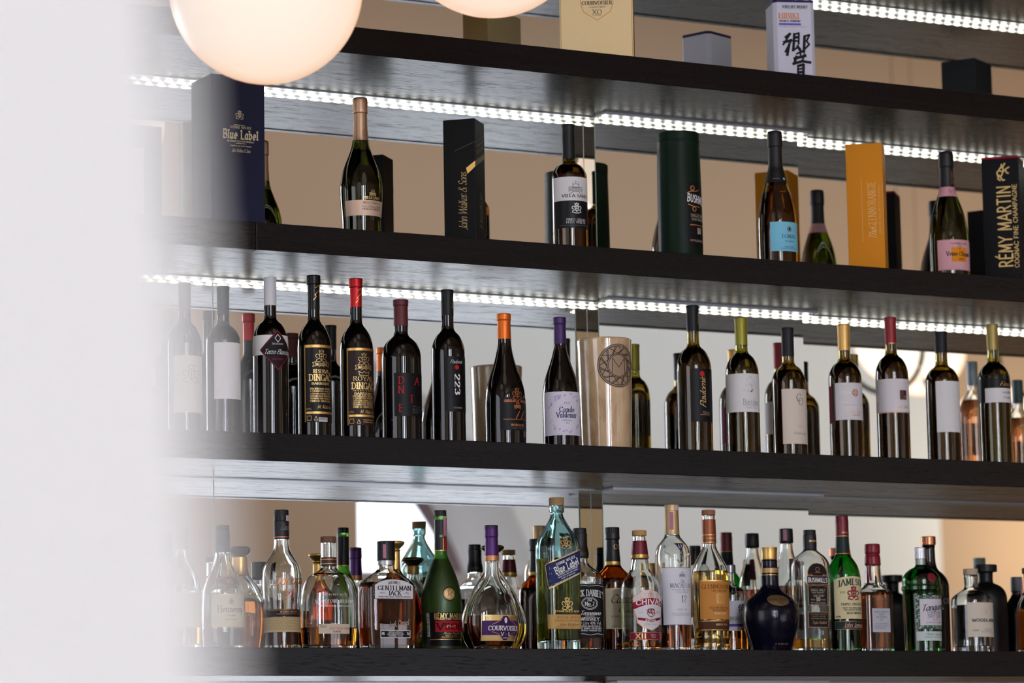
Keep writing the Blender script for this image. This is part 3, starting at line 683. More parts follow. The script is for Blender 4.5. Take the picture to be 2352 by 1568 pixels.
def pavlo(u, v, label, glass, liq, text2, hwb):
    b = bordeaux(u, v, .108, label, 88, 148, hwb, glass, [(0, 60, mat('plastic', '#0d0d0f', .45), 'capsule')], liq, 100, neckhw=14)
    b.text([('Pavlomir', 33, 5, 'script', 6, 26, math.pi/2)], GOLDI, b.root, .0008)
    return b
b = pavlo(1027, 666, 'red wine bottle with a black capsule and white numerals running down its label', RED, None, '', 38.4)
l = b.label(158, 285, -28, 40, BLKP); b.text([('Pavlomir', 170, 8, 'script', 1, 30)], WHITEI, l); b.text([('223', 222, 13, 'slab', 3, 46, -math.pi/2)], WHITEI, l); b.text([('CUVÉE BARRIQUE', 276, 3, 'thin', 4, 24)], WHITEI, l)
b.shape(circ(2, 183, 5.4)[:-1], REDI, 'red_dot', .0007, l)
b = Vessel('wine_bottle', 'sloping shouldered wine bottle with a bright orange capsule', 'wine bottle', GC, 1157, 721, .105, 'C',
    [(0, 16.3, 1), (14, 16.3, 1), (16, 15, 1), (59, 15.8), (78, 17), (100, 21), (125, 28), (150, 37), (175, 44), (205, 46.6), (230, 47, 1), ('b', 46.5, 1)]); b.capend = 0
b.body(59, RED); b.band(0, 59, mat('foil', '#d8681c', .32, metal=.6), 'capsule', .0003)
l = b.label(197, 273, -36, 54, BLKP); OR = mat('foil', '#d07a48', .4, metal=.4)
b.lines(crest(7, 190, 15)+castle(7, 218, 7.5)+[[(-28, 248), (44, 248)]], OR, .9, l)
b.text([('CHÂTEAU DE LABORDE', 206, 5, 'serifb', 7, 66), ('H', 238, 17, 'script', 7, 16), ('BOURGOGNE', 261, 5, 'serifb', 8, 36)], OR, l); b.text([('PINOT NOIR', 268, 4, 'thin', 8, 30)], GREYI, l)
b = Vessel('wine_bottle', 'sloping shouldered wine bottle with a purple capsule and pale lilac label', 'wine bottle', GC, 1285, 729, .108, 'C',
    [(0, 14.8, 1), (15, 14.8, 1), (17, 13.6, 1), (62, 14.5), (80, 16.5), (100, 22), (120, 29), (145, 37), (170, 41.5), (190, 42.5, 1), ('b', 42.2, 1)]); b.capend = 0
b.body(62, RED); b.band(0, 62, mat('foil', '#3a1a55', .4, metal=.3), 'capsule', .0003)
l = b.label(176, 276, -69, 60, mat('paper', '#d6d0dc')); LIL = mat('ink', '#b7a2cc'); INDG = mat('ink', '#3d3c66')
m_ = []
for i in range(46):
    t = random.uniform(0, 360); r = random.uniform(39, 47); x, y = -8+r*math.cos(math.radians(t)), 226+r*math.sin(math.radians(t)); m_.append(circ(x, y, random.uniform(.6, 2), 6))
b.lines(m_, LIL, 1.7, l, name='flower_ring')
b.text([('RIOJA', 202, 4, 'sans', -8, 14), ('Conde', 217, 12, 'serifb', -8, 36), ('Valdemar', 229.5, 12, 'serifb', -8, 50), ('TEMPRANILLO', 242, 3, 'sans', -8, 26), ('2018', 248, 2.6, 'sans', -8, 8)], INDG, l)
b.lines([[(-26, 207), (10, 207)]], LIL, .5, l)
# ceramic vase with medallion
b = Vessel('ceramic_vase', 'beige glazed ceramic cylinder vase with an incised round medallion holding the letter M', 'vase', None, 1387, 781, .145, 'C',
    [(0, 62, 1), (3, 63.5), (30, 62.5), (80, 61.5), (130, 60.5), (180, 59.5), (225, 58.5), (236, 58, 1), ('b', 57, 1)]); b.capend = 0
b.body(0, ceramic_mat(), wall=.006, base=.008, name='pot')
INC = mat('ink', '#3c3129'); cx_, cy_ = 1, 66
P_ = [circ(cx_, cy_, 49, 40), circ(cx_, cy_, 45, 40), circ(cx_, cy_, 28, 30), circ(cx_, cy_, 25, 30), [(cx_-16, cy_+17), (cx_-15, cy_-16), (cx_, cy_+4), (cx_+16, cy_-17), (cx_+17, cy_+17)]]
for i in range(12):
    a0, a1, a2 = (math.radians(30*i+q) for q in (0, 25, 50)); f = lambda a, r: (cx_+r*math.cos(a), cy_+r*math.sin(a))
    P_ += [[f(a0, 45), f(a1, 28), f(a2, 45)], [f(a0, 28), f(a1, 45)]]
s = b.shape(circ(cx_, cy_, 50, 40)[:-1], mat('paper', '#a58a70', .3), 'medallion', .0008); b.lines(P_, INC, 1.5, s, .0012, name='incised_pattern')
b = pavlo(1590, 702, 'green wine bottle, black capsule, gold script running up a black label', OLIVE2, WINEW, '', 40)
l = b.label(150, 272, -30, 42, BLKP); b.text([('Pavlomir', 206, 14, 'script', -2, 68, math.pi/2)], GOLDI, l); b.shape(circ(-3, 162, 6)[:-1], REDI, 'red_dot', .0007, l)
b.text([('Rubišće', 250, 6, 'script', 4, 18)], GREYI, l); b.lines([[(-10, 256), (16, 256)]], OR, 1, l)
b = bordeaux(1701, 730, .108, 'green wine bottle with an olive capsule and a wrap-round white label', 76, 130, 38, OLIVE, cap(mat('foil', '#8c8420', .35, metal=.4), 64), WINEW, 84, neckhw=14.2)
l = b.label(133, 221, -82, 42, PAPER); b.text([('Bastijan', 198, 13, 'serifthin', 0, 42)], mat('ink', '#5c6470'), l); b.text([('MALVAZIJA ISTARSKA', 207, 3, 'thin', 2, 40), ('VRHUNSKO VINO', 212, 3, 'thin', -2, 26)], GREYI, l)
random.seed(3); b.lines([circ(random.gauss(2, 9), random.gauss(163, 10), 2.4, 7) for _ in range(22)], mat('ink', '#b4b4ba'), .5, l, name='grape_drawing'); b.lines([[(-2, 175), (2, 171)]], mat('ink', '#4a6a2a'), 3, l, name='leaf')
b = bordeaux(1808, 753, .11, 'green wine bottle with a black capsule and a tall cream label', 80, 128, 38.8, OLIVE2, cap(mat('plastic', '#17161b', .5), 66), WINEW, 100)
l = b.label(145, 271, -40, 40, mat('paper', '#d9cabb')); b.text([('C', 165, 17, 'serifthin', 0, None), ('O', 174, 17, 'serifthin', 6, None)], BLACKI, l); b.text([('2018', 231, 4.5, 'thin', 2, 10), ('Malvazija', 246.5, 7, 'script', 2, 36)], GREYI, l)
b = bordeaux(1937, 745, .11, 'green wine bottle, pale gold capsule, white label with a round red emblem', 80, 128, 38, OLIVE2, cap(mat('foil', '#d3a55e', .35, metal=.6), 61), WINEW, 92)
l = b.label(139, 224, -48, 42, mat('paper', '#d7d0d2')); b.label(144, 230, -75, -57, mat('paper', '#7a2734'), 'back_label')
RG = mat('foil', '#b8553c', .4, metal=.4); b.shape(circ(1, 162, 8.5)[:-1], RG, 'emblem', .0006, l); b.lines([circ(1, 162, 6), [(1, 154), (1, 170)], [(-7, 162), (9, 162)], circ(-2, 159, 2, 6), circ(4, 159, 2, 6), circ(-2, 165, 2, 6), circ(4, 165, 2, 6)], PAPER, .7, l, .0009)
b.text([('Geržinić', 205, 7, 'serif', 2, 38)], GOLDI, l); b.text([('MALVAZIJA', 213, 3.4, 'sans', 4, 22)], REDI, l); b.lines([[(-30, 190), (36, 190)]], GREYI, .5, l)
random.seed(5); b.lines([circ(random.gauss(-26, 6), random.gauss(163, 9), 1.8, 6) for _ in range(20)], WHITEI, .7, l)
b = bordeaux(2044, 729, .11, 'green wine bottle, dark red capsule, white label edged with gold dots', 82, 134, 37.5, OLIVE2, cap(mat('foil', '#8a1a22', .4, metal=.3), 63), WINEW, 90, neckhw=13.4)
l = b.label(146, 224, -80, 44, mat('paper', '#d7d0d2')); b.lines([[(-78+i*2.6, 223), (-77+i*2.6, 223)] for i in range(46)], COPPER, 2, l, name='dotted_edge')
b.lines([[(-12+i*2.6, 61), (-11+i*2.6, 61)] for i in range(12)], GOLD, 2, b.root, .0008, name='dotted_edge')
b.label(172, 194, -6, 13, mat('paper', '#7a5a54'), 'picture', .0006, l); b.label(172, 184, 4, 13, mat('paper', '#5c1620'), 'picture', .0007, l); b.lines([[(4, 194), (12, 184)], [(-4, 174), (-4, 192)], [(-1, 174), (-1, 192)], [(2, 174), (2, 192)]], BLACKI, 1.2, l, .0009); b.text([('Geržinić', 209, 7.5, 'serif', 2, 36), ('G', 190, 12, 'serif', -70, None)], GOLDI, l)
b = bordeaux(2160, 762, .108, 'dark green wine bottle with a black capsule and a blank white label', 75, 118, 38.4, OLIVE2, cap(mat('plastic', '#141317', .5), 49), WINEW, 92)
b.label(118, 235, -40, 41, PAPER)
b = bordeaux(2278, 745, .11, 'green wine bottle, dull gold capsule, black band and small white label', 84, 130, 36.8, OLIVE, cap(mat('foil', '#a08a4a', .4, metal=.5), 60), WINEW, 90, neckhw=13.2)
l = b.label(119, 183, -90, 46, mat('paper', '#0f0e0e', .4)); s = b.label(151, 184, -46, 46, PAPER, 'white_label', .0006, l); b.text([('Fino', 141, 10, 'script', 2, 26)], GOLDI, l); b.lines([circ(3, 126, 3, 10, 5)], GREYI, .7, l); b.text([('CHARDONNAY', 161, 4.5, 'serif', 8, 28), ('Hrvatska', 172, 5, 'script', 8, 24)], BLACKI, l, .0009)

# bottles whose mirror images show at the right edge of the row
ROSE = mat('liquid', '#e8a070')
for X, zt, lb, cc in ((4.661, 2.527, 'rosé wine bottle with a pale grey capsule, mirrored at the right edge', '#9aa6aa'), (4.793, 2.489, 'rosé wine bottle with a dark teal capsule, mirrored farthest right', '#4a5c60')):
    b = Vessel('wine_bottle', lb, 'wine bottle', GC, 2352, 800, .12, 'C', [(0, 13.5, 1), (58, 13.5), (74, 14), (92, 24), (118, 35), (140, 38, 1), ('b', 38, 1)], k=.00096, X=X, ztop=zt); b.capend = 0
    b.body(58, CLEAR, wall=.0026); b.liquid(96, ROSE); b.band(0, 58, mat('foil', cc, .4, metal=.3), 'capsule', .0003); b.label(150, 230, -30, 30, PAPER)
# --- second shelf
def sparkling(u, v, Y, label, prof, glass, liq, foil, fe, fname='foil', X=None, zt=None, k=None):
    b = Vessel('wine_bottle', label, 'wine bottle', GB, u, v, Y, 'B', prof, X=X, ztop=zt, k=k); b.capend = 0
    b.body(fe, glass, wall=.003 if liq else None, base=.012)
    if liq: b.liquid(fe+22, liq, base=.012)
    b.band(0, 38, foil, 'wire_cap_foil', .0003, rnd=3); b.band(38, fe, foil, 'neck_foil', .0002)
    return b
CHP = [(0, 16, 1), (10, 17), (34, 17.2), (38, 15.6, 1), (60, 16), (84, 17)]
b = sparkling(827, 225, .14, 'sparkling wine bottle with rose gold foil, curving in at the waist', CHP+[(100, 18.5), (120, 22.5), (143, 31), (172, 42), (204, 48.5), (232, 48.5), (262, 46.5), (290, 44.5, 1), ('b', 44.5, 1)], mat('glass', '#7c8630'), mat('liquid', '#6e6c1c'), mat('foil', '#c6a083', .33, metal=.75), 101)
l = b.label(246, 281, -62, 58, mat('foil', '#d4b49c', .5, metal=.3)); b.text([('MILLESIMATO', 252, 6, 'serif', 6, 46), ('VALDOBBIADENE', 261, 4.5, 'serif', 6, 50), ('PROSECCO SUPERIORE', 266.5, 3.4, 'serifb', 6, 48)], mat('ink', '#5a4030'), l)
b.lines(castle(6, 231, 7), GOLDI, .8, b.root); b.text([('VILLA SANDI', 240.5, 5.5, 'serifb', 6, 42)], GOLDI, b.root); b.lines([circ(2, 86, 5, 14, 11), circ(2, 86, 3, 10, 6)], mat('ink', '#8a6a50'), .8, b.root, .0008)
b.lines([circ(0, 150, 30, 24, 12, 180, 360)], mat('glass', '#8a9a3c'), 2, b.root, .0005, name='relief')
b = bordeaux(1305, 287, .165, 'white wine bottle with a black capsule, castle drawing on a white band', 84, 126, 40.5, OLIVE2, cap(mat('plastic', '#100f10', .45), 80), mat('liquid', '#8a6418'), 98, 'B', GB, neckhw=14.6)
l = b.label(128, 183, -66, 52, PAPER); b.lines(castle(-6, 156, 13.5), mat('ink', '#55555c'), 1.1, l); b.text([('VILLA SANDI', 172, 6.5, 'serifb', -5, 68)], BLACKI, l)
l = b.label(183, 246, -66, 52, mat('paper', '#121013', .4), 'lower_label'); b.lines(crest(-5, 201, 13)+[[(-9, 212), (-1, 212)]], WHITEI, 1.6, l); b.text([('PINOT GRIGIO', 227, 5, 'serif', -5, 48), ('DELLE VENEZIE', 233, 5, 'serif', -5, 50)], WHITEI, l); b.lines([[(-45, 240), (34, 240)]], GREYI, .5, l)
b = sparkling(1779, 302, .11, 'slender sparkling wine bottle with long black foil and a sky blue label', CHP+[(100, 21), (124, 26.5), (157, 36), (195, 43.5), (230, 45), (260, 45, 1), ('b', 45, 1)], OLIVE2, mat('liquid', '#a87a20'), mat('foil', '#121113', .45, metal=.2), 122)
l = b.label(217.5, 285, -43, 45, mat('paper', '#7cc3dc')); b.text([('TOMAC', 251, 8.5, 'serif', 3, 42), ('MILLENNIUM', 262, 3.2, 'sans', 3, 24), ('PJENUŠAVO', 275, 3, 'sans', 3, 26), ('VRHUNSKO PJENUŠAVO VINO', 279, 2.4, 'sans', 3, 44)], BLACKI, l); b.shape(circ(3, 234, 6)[:-1], BLACKI, 'emblem', .0006, l); b.lines([circ(3, 234, 4, 10)], PAPER, .8, l, .0008)
b.shape(circ(6, 114, 3)[:-1], mat('paper', '#7cc3dc'), 'foil_dot', .0008); b.lines([[(-20, 114), (-6, 114)]], GREYI, 1, b.root, .0008)
b = sparkling(2172, 349, .125, 'champagne bottle with black foil, pink collar and a pink label with an orange square', CHP+[(96, 20), (112, 25.5), (130, 32), (157, 39.5), (187, 44), (215, 45.5), (240, 45.5, 1), ('b', 45, 1)], mat('glass', '#8e9a50'), mat('liquid', '#8a8430'), mat('foil', '#100f11', .4, metal=.2), 84)
b.wrap(84, 107, mat('paper', '#d49aa0'), 'collar', .0006); b.shape(circ(0, 95, 10.5)[:-1], mat('paper', '#d8a0a6'), 'collar_seal', .0009); b.lines([circ(0, 95, 8.5)], mat('ink', '#7a3a44'), .8, b.root, .0012); b.text([('VCP', 95, 7, 'serif', 0, 13)], mat('ink', '#4a1f28'), b.root, .0012); b.text([('REIMS', 62, 5, 'serif', 3, 30, math.pi/2)], COPPER, b.root, .0008)
l = b.label(211, 281, -57, 52, mat('paper', '#d9a2a8'), edge=(mat('paper', '#c58890'), 1.2)); b.label(229, 262, -24, 15, mat('paper', '#e08a10'), 'orange_square', .0006, l); b.text([('Veuve Clicquot', 243.5, 10, 'serifb', -3, 64), ('ROSÉ', 256, 4, 'serifb', 0, 12), ('CHAMPAGNE', 220, 3.6, 'serif', -4, 44)], BLACKI, l, .0009); b.lines([[(-4, 233), (-8, 227), (-4, 222), (0, 227), (-4, 233)]], BLACKI, .8, l, .0009)
sparkling(2352, 400, .12, 'dark champagne bottle mirrored just left of the pink label champagne', CHP+[(112, 25.5), (130, 32), (157, 39.5), (187, 44), (215, 45.5, 1), ('b', 45, 1)], RED, None, mat('foil', '#100f11', .4, metal=.2), 90, X=4.571, zt=2.907, k=.00095)
# cylindrical whisky tube
b = Vessel('gift_tube', 'dark green cylindrical gift tube with a black label panel at its right side', 'gift tube', 'gift boxes on the second shelf', 1557, 308, .137, 'B', [(0, 48.5, 1), (2, 49.5, 1), (20, 49.5, 1), (20.8, 49, 1), (150, 50.5), (262, 51, 1), ('b', 51, 1)]); b.capend = 0
b.body(20.5, mat('card', '#0b2013', .45), 'tube'); b.band(0, 20.3, mat('card', '#0b2013', .45), 'lid', 0, rnd=1.5)
l = b.label(120, 275, -16, 72, mat('paper', '#0c0d0c', .4)); b.text([('BUSHMILLS', 160, 17, 'sansb', 24, 68, -.12)], WHITEI, l, .0008); b.text([('SINGLE MALT', 197, 7, 'sans', 22, 50), ('IRISH WHISKEY', 206, 5.5, 'sans', 22, 46), ('10', 232, 13, 'serifb', 22, 14), ('DISTILLED IRELAND', 255, 4, 'sans', 20, 50)], mat('ink', '#c8b8a0'), l, .0008)
for q_ in ([[(-10, 146), (0, 141), (14, 141), (24, 136)], circ(4, 134, 5, 10)], [[(-8, 172), (6, 176), (26, 176)], circ(8, 182, 5, 10)], [[(-4, 219), (50, 219)]]): b.lines(q_, COPPER, 2.2, l, .0008)
# ------------------------------------------------------------------ gift boxes
GBX = 'gift boxes on the second shelf'; GAX = 'gift boxes on the upper shelf'
class Box:
    def __init__(s, label, group, X, Y, W, D, rot, z0, zt, m, lid=None, lidm=None, side=None, cham=0, kind='gift_box'):
        s.h = zt-z0; s.W = W; s.D = D; s.k = .00092
        s.root = empty(kind, (X, Y, z0), rot); tag(s.root, label, 'gift box', group)
        hb = s.h-(lid or 0)
        def prism(h0, h1, e=0):
            w, d, c = W/2+e, D/2+e, cham; 
            if c: P = [(-w+c, -d), (w-c, -d), (w, -d+c), (w, d-c), (w-c, d), (-w+c, d), (-w, d-c), (-w, -d+c)]
            else: P = [(-w, -d), (w, -d), (w, d), (-w, d)]
            n = len(P); return [(x, y, h0) for x, y in P]+[(x, y, h1) for x, y in P], [tuple(range(n))[::-1], tuple(range(n, 2*n))]+[(i, (i+1) % n, (i+1) % n+n, i+n) for i in range(n)]
        o = MB().add(*prism(0, hb)).build('box_body', m, s.root, bevel=.0012)
        if side:
            o.data.materials.append(side)
            for p in o.data.polygons:
                if abs(p.normal.x) > .7: p.material_index = 1
        if lid: MB().add(*prism(hb+.0002, s.h, .0002)).build('lid', lidm or m, s.root, bevel=.0012)
    def P(s, face, x, dv, off):
        """x, dv in metres; faces: front (-y), right (+x), left (-x)"""
        z = s.h-dv
        return {'front': (x, -s.D/2-off, z), 'right': (s.W/2+off, x, z), 'left': (-s.W/2-off, -x, z)}[face]
    def text(s, face, items, m, off=.0004, name='lettering'):
        V = []; F = []
        for it in items:
            st, dv, sz, sty, xc, wd = it[:6]; tilt = it[6] if len(it) > 6 else 0
            Q, w = text_quads(st, sty); sx = sz if wd is None else wd/w; ct, sn = math.cos(tilt), math.sin(tilt)
            for q in Q:
                n = len(V)
                for x, y in q:
                    X, Yy = (x-w/2)*sx, -(y-.5)*sz; V.append(s.P(face, xc+X*ct+Yy*sn, dv-X*sn+Yy*ct, off+(n % 28)*2.5e-6))
                F.append((n, n+1, n+2, n+3))
        return link(name, V, F, m, s.root)
    def lines(s, face, paths, m, w=.001, off=.0004, name='ornament'):
        V = []; F = []
        for p in paths:
            for q in ribbon(p, lambda a, b: w, .25):
                n = len(V); V += [s.P(face, x, y, off+(n % 28)*2.5e-6) for x, y in q]; F.append((n, n+3, n+2, n+1))
        return link(name, V, F, m, s.root)
    def poly(s, face, pts, m, off=.0003, name='panel'):
        return link(name, [s.P(face, x, y, off) for x, y in pts], [tuple(range(len(pts)))], m, s.root)
zB, zA = TOP[2], TOP[1]
x_ = Box('tall navy blue gift box with pale gold lettering, below the large globe lamp', GBX, 2.5199, .12, .1114, .0975, 0, zB, 2.9133, mat('card', '#1b1e38', .45), cham=.0)
PALE = mat('ink', '#cfc0a0')
x_.text('front', [('JOHNNIE WALKER', .101, .0052, 'serif', .005, .044), ('Blue Label', .115, .0165, 'gothic', .005, .073), ('BLENDED SCOTCH WHISKY', .1285, .003, 'sansb', .005, .056), ('A BLEND OF OUR RAREST WHISKIES', .1375, .002, 'sansb', .005, .044), ('John Walker & Sons', .146, .007, 'script', .005, .038)], PALE)
x_.lines('front', [[(a*.00085+.003, b*.00085) for a, b in p] for p in crest(0, 91, 11)]+[[(-.009, .0965), (.013, .0965)], [(-.005, .1325), (.016, .1325)]], PALE, .0009)
Box('pale cream gift box veiled by the white column at the far left', GBX, 2.486, .24, .03, .026, 0, zB, 2.848, mat('plastic', '#d8d0bf', .5))
x_ = Box('tall black gift box standing cornerwise with gold script running up its side', GBX, 3.0623, .1699, .0671, .0671, -.7827, zB, 2.8853, mat('card', '#0d0c0d', .5))
x_.text('front', [('John Walker & Sons', .17, .017, 'script', .006, .115, math.pi/2)], mat('ink', '#b89a68'))
x_.poly('front', [(.014, .101), (.0335, .087), (.0335, .099), (.017, .113)], GOLD); x_.poly('right', [(-.0335, .087), (.0335, .06), (.0335, .072), (-.0335, .099)], mat('foil', '#6a5a3c', .4, metal=.6))
x_.lines('front', [[(-.01, .065), (.0335, .048)]], mat('foil', '#6a5a3c'), .0006); x_.lines('right', [[(-.0335, .052), (.0335, .022)], [(-.0335, .078), (.0335, .048)], [(-.0335, .084), (.0335, .055)]], mat('foil', '#6a5a3c'), .0006); x_.text('right', [('JOHNNIE WALKER', .047, .006, 'serif', 0, .055, .4), ('BLACK LABEL', .058, .008, 'serif', 0, .055, .4), ('Walker', .19, .018, 'script', 0, .07, math.pi/2)], mat('foil', '#7a6a48'))
x_ = Box('tall orange gift box with pale lettering running up its side', GBX, 4.0362, .1522, .0787, .0787, -.6945, zB, 2.9085, mat('paper', '#dd8a0c', .5), side=mat('paper', '#c98010', .5))  # side faces have their shade put into a darker orange
x_.text('front', [('GLENMORANGIE', .135, .0165, 'serifthin', .014, .1, math.pi/2), ('The', .2, .015, 'script', .014, .022, math.pi/2), ('HIGHLAND SINGLE MALT SCOTCH WHISKY', .145, .0045, 'thin', .03, .105, math.pi/2)], mat('ink', '#f0c890')); x_.lines('front', [[(-.007, .075), (-.007, .215)], [(.038, .085), (.038, .2)]], mat('ink', '#f0c890'), .0005)
x_ = Box('black gift box with a red rim and large gold letters running up', GBX, 4.397, .1418, .0817, .0817, -.8, zB, 2.9062, mat('card', '#121114', .5), lid=.006, lidm=mat('plastic', '#8c1020', .35))
x_.text('front', [('RÉMY MARTIN', .157, .029, 'sansm', .006, .18, math.pi/2), ('COGNAC FINE CHAMPAGNE', .157, .0095, 'sansm', .03, .185, math.pi/2)], GOLDI)
k_ = .0009; x_.lines('front', [[(.004+a*k_, .036+b*k_) for a, b in p] for p in ([(-10, 10), (-12, 0), (-4, -10), (2, -14), (4, -4), (0, 6), (-4, 12), (2, 20), (6, 19)], [(-6, -4), (2, -2), (8, -6), (14, -10), (18, -12)], [(2, -12), (8, -22)], [(-2, -12), (0, -20)], [(8, -6), (12, 2), (16, 3)], [(-4, 12), (-8, 6), (-10, 16), (-4, 20)])], GOLDI, .0032, name='horseman_emblem'); x_.lines('front', [[(.02, .26), (.034, .225), (.03, .25), (.04, .21)], [(.01, .28), (.03, .27)]], mat('ink', '#4a2418'), .001)
Box('dark box mirrored behind the champagne bottle with the pink label', GBX, 4.7077, .15, .0872, .0776, -.5, zB, 2.8843, mat('card', '#2a292c', .5))
# upper shelf
x_ = Box('wide pale gold gift box with a shield emblem on the upper shelf', GAX, 3.3683, .1482, .1524, .063, -.576, zA, 3.2362, mat('foil', '#d8bd8c', .45, metal=.35), side=mat('foil', '#8a6a3a', .4, metal=.5))
cxx = .002
def arcpts(cx, cy, rx, ry, a0, a1, n=14): return [(cx+rx*math.cos(math.radians(a0+(a1-a0)*i/n)), cy+ry*math.sin(math.radians(a0+(a1-a0)*i/n))) for i in range(n+1)]
sh_ = [(-.036+cxx, .03), (-.033+cxx, .088), (-.028+cxx, .103), (cxx, .1215), (.028+cxx, .103), (.033+cxx, .088), (.036+cxx, .03), (-.036+cxx, .03)]
x_.lines('front', [sh_], mat('foil', '#c08a5a', .3), .0016, .0006, 'shield_emblem'); x_.text('front', [('COURVOISIER', .0845, .0075, 'serifb', cxx, .062), ('Le Cognac de Napoleon', .0925, .004, 'script', cxx, .034), ('XO', .1035, .0095, 'serif', cxx, .019), ('COGNAC', .1105, .0028, 'serif', cxx, .02)], mat('ink', '#3a2c28'))
x_.lines('front', [[(-.0735, 0), (-.0735, .22)]], mat('foil', '#b08a58'), .0014); x_.lines('front', [[(.0735, 0), (.0735, .22)]], mat('foil', '#b08a58'), .0014)
x_ = Box('white gift box with black brush characters and a violet lid', GAX, 3.8555, .159, .0904, .080, -.35, zA, 3.2087, mat('paper', '#d2cfdc', .55), lid=.006, lidm=mat('paper', '#2c1c50', .5), cham=.008)
# brush strokes, unit: fraction of the face
BR = [[(.18, .34), (.34, .24)], [(.34, .24), (.1, .52)], [(.12, .46), (.38, .40)], [(.36, .42), (.16, .70)], [(.3, .5), (.22, .78)], [(.46, .26), (.62, .22), (.60, .50)], [(.46, .34), (.6, .32)], [(.46, .42), (.6, .42)], [(.47, .24), (.42, .66)], [(.4, .66), (.56, .58)], [(.56, .54), (.68, .7)],
      [(.78, .3), (.96, .26), (.86, .42), (.94, .5), (.82, .6)], [(.8, .3), (.76, .7)], [(.52, .74), (.76, .66)], [(.44, .86), (.82, .78)], [(.64, .6), (.66, .84)], [(.52, .8), (.46, .94)], [(.78, .74), (.7, .92)], [(.4, .99), (.7, .92), (.97, .95)], [(.56, 1.02), (.55, 1.24)], [(.56, 1.04), (.74, 1.0), (.72, 1.3)], [(.57, 1.12), (.7, 1.1)], [(.57, 1.2), (.7, 1.19)]]
def brush(paths, f):
    out = []
    for p in paths:
        q = []
        for a, b in zip(p, p[1:]): q += [(a[0]+(b[0]-a[0])*i/3, a[1]+(b[1]-a[1])*i/3) for i in range(3)]
        q.append(p[-1]); out.append([f(*t) for t in q])
    return out
F_ = brush(BR, lambda a, b: (-.033+a*.068, .054+b*.088))
x_.lines('front', F_, BLACKI, .0042, .0005, 'brush_characters'); x_.lines('front', F_[::2], BLACKI, .006, .0006, 'brush_characters')
x_.text('front', [('HIBIKI', .036, .011, 'serifb', -.012, .044), ('SUNTORY WHISKY', .0425, .003, 'serif', -.012, .044)], mat('ink', '#e08a50')); x_.text('front', [('SUNTORY WHISKY', .016, .0055, 'serifb', .002, .056)], BLACKI); x_.text('front', [('JAPANESE HARMONY', .0475, .0042, 'serifb', -.010, .046)], BLACKI); x_.poly('front', [(-.034, .052), (.014, .052), (.014, .0565), (-.034, .0565)], mat('paper', '#6a5cc0')); x_.text('front', [('A BLENDED JAPANESE WHISKY', .0595, .0022, 'serif', -.004, .06)], GREYI); x_.text('front', [('THE HOUSE OF SUNTORY', .0205, .0022, 'serif', .002, .05)], GREYI)
Box('dark grey gift box mirrored at the right end of the upper shelf', GAX, 4.6547, .15, .0961, .0872, -.5, zA, 3.2418, mat('card', '#33363a', .45))
# ------------------------------------------------------------------ lowest shelf: spirits
def spirit(kind, cat, label, u, v, Y, prof, glass, caps, liq=None, fill=None, flat=None, wall=.0032, base=.009, **kw):
    b = Vessel(kind, label, cat, GD, u, v, Y, 'D', prof, flat, **kw); b.capend = 0
    d = caps[-1][1]; b.body(d, glass, wall=wall if wall else None, base=base)
    if liq: b.liquid(fill, liq, base=base)
    for c in caps: b.band(c[0], c[1], c[2], c[3], off=.0002, ribs=c[4] if len(c) > 4 else 0, rnd=1 if c[0] == 0 else 0)
    return b
BLK = mat('plastic', '#121113', .42); PINK = mat('paper', '#b77c8c'); CREAM = mat('paper', '#cfc4a6'); BRN = mat('ink', '#5a3a28')
b = spirit('spirits_bottle', 'bottle', 'faint clear bottle at the far left end, almost lost behind the white column', 418, 1212, .1, [(0, 15, 1), (40, 15), (70, 18), (110, 38), (140, 44), (170, 44, 1), ('b', 43, 1)], CLEAR, cap(mat('plastic', '#8a6a60'), 50), AMBER, 200)
b.label(150, 230, -40, 40, CREAM)
b = spirit('cognac_bottle', 'bottle', 'clear cognac bottle with a cream label and dark capsule, hazy behind the column edge', 511, 1206, .1, [(0, 15.5, 1), (13, 15.5, 1), (15, 16.2, 1), (63, 17.5), (85, 21), (105, 28), (128, 39), (150, 46), (185, 48.5), (230, 48.5), (268, 47, 1), ('b', 46, 1)], CLEAR, [(0, 14, BLK, 'cap'), (14, 63, mat('foil', '#3a3436', .45, metal=.3), 'capsule')], RUM, 238)
l = b.label(160, 235, -47, 47, CREAM, edge=(GOLDI, .8)); b.text([('Hennessy', 194, 15, 'serif', 0, 64), ('COGNAC', 209, 4.5, 'serif', 0, 24), ('VERY SPECIAL', 218, 3, 'serif', 0, 30)], BRN, l); b.lines(crest(0, 178, 8), BRN, .7, l)
s = b.shape(circ(0, 131, 29, 28, 13)[:-1], mat('foil', '#7a5a48', .4, metal=.3), 'neck_medallion', .0006); b.text([('VS', 131, 9, 'serif', 0, 14)], GOLDI, s, .001); b.lines([circ(0, 131, 26, 28, 11)], GOLDI, .8, s, .001)
b = spirit('rum_decanter', 'bottle', 'clear decanter with a wide mushroom stopper and golden neck, behind the cream label cognac', 551, 1255, .22, [(0, 18), (3, 22.5), (8, 23.5), (14, 21), (22, 13), (24, 12, 1), (25, 17, 1), (50, 18), (70, 24), (95, 44), (130, 60), (165, 64), (200, 62, 1), ('b', 55, 1)], CLEAR, [(0, 24, mat('plastic', '#4a3a2c', .35), 'stopper'), (24, 66, GOLD, 'neck_sleeve')], AMBER, 128, (60, 110, .6, 2.4))
b.text([('Zacapa', 108, 14, 'script', 20, 60)], GOLDI, b.root)
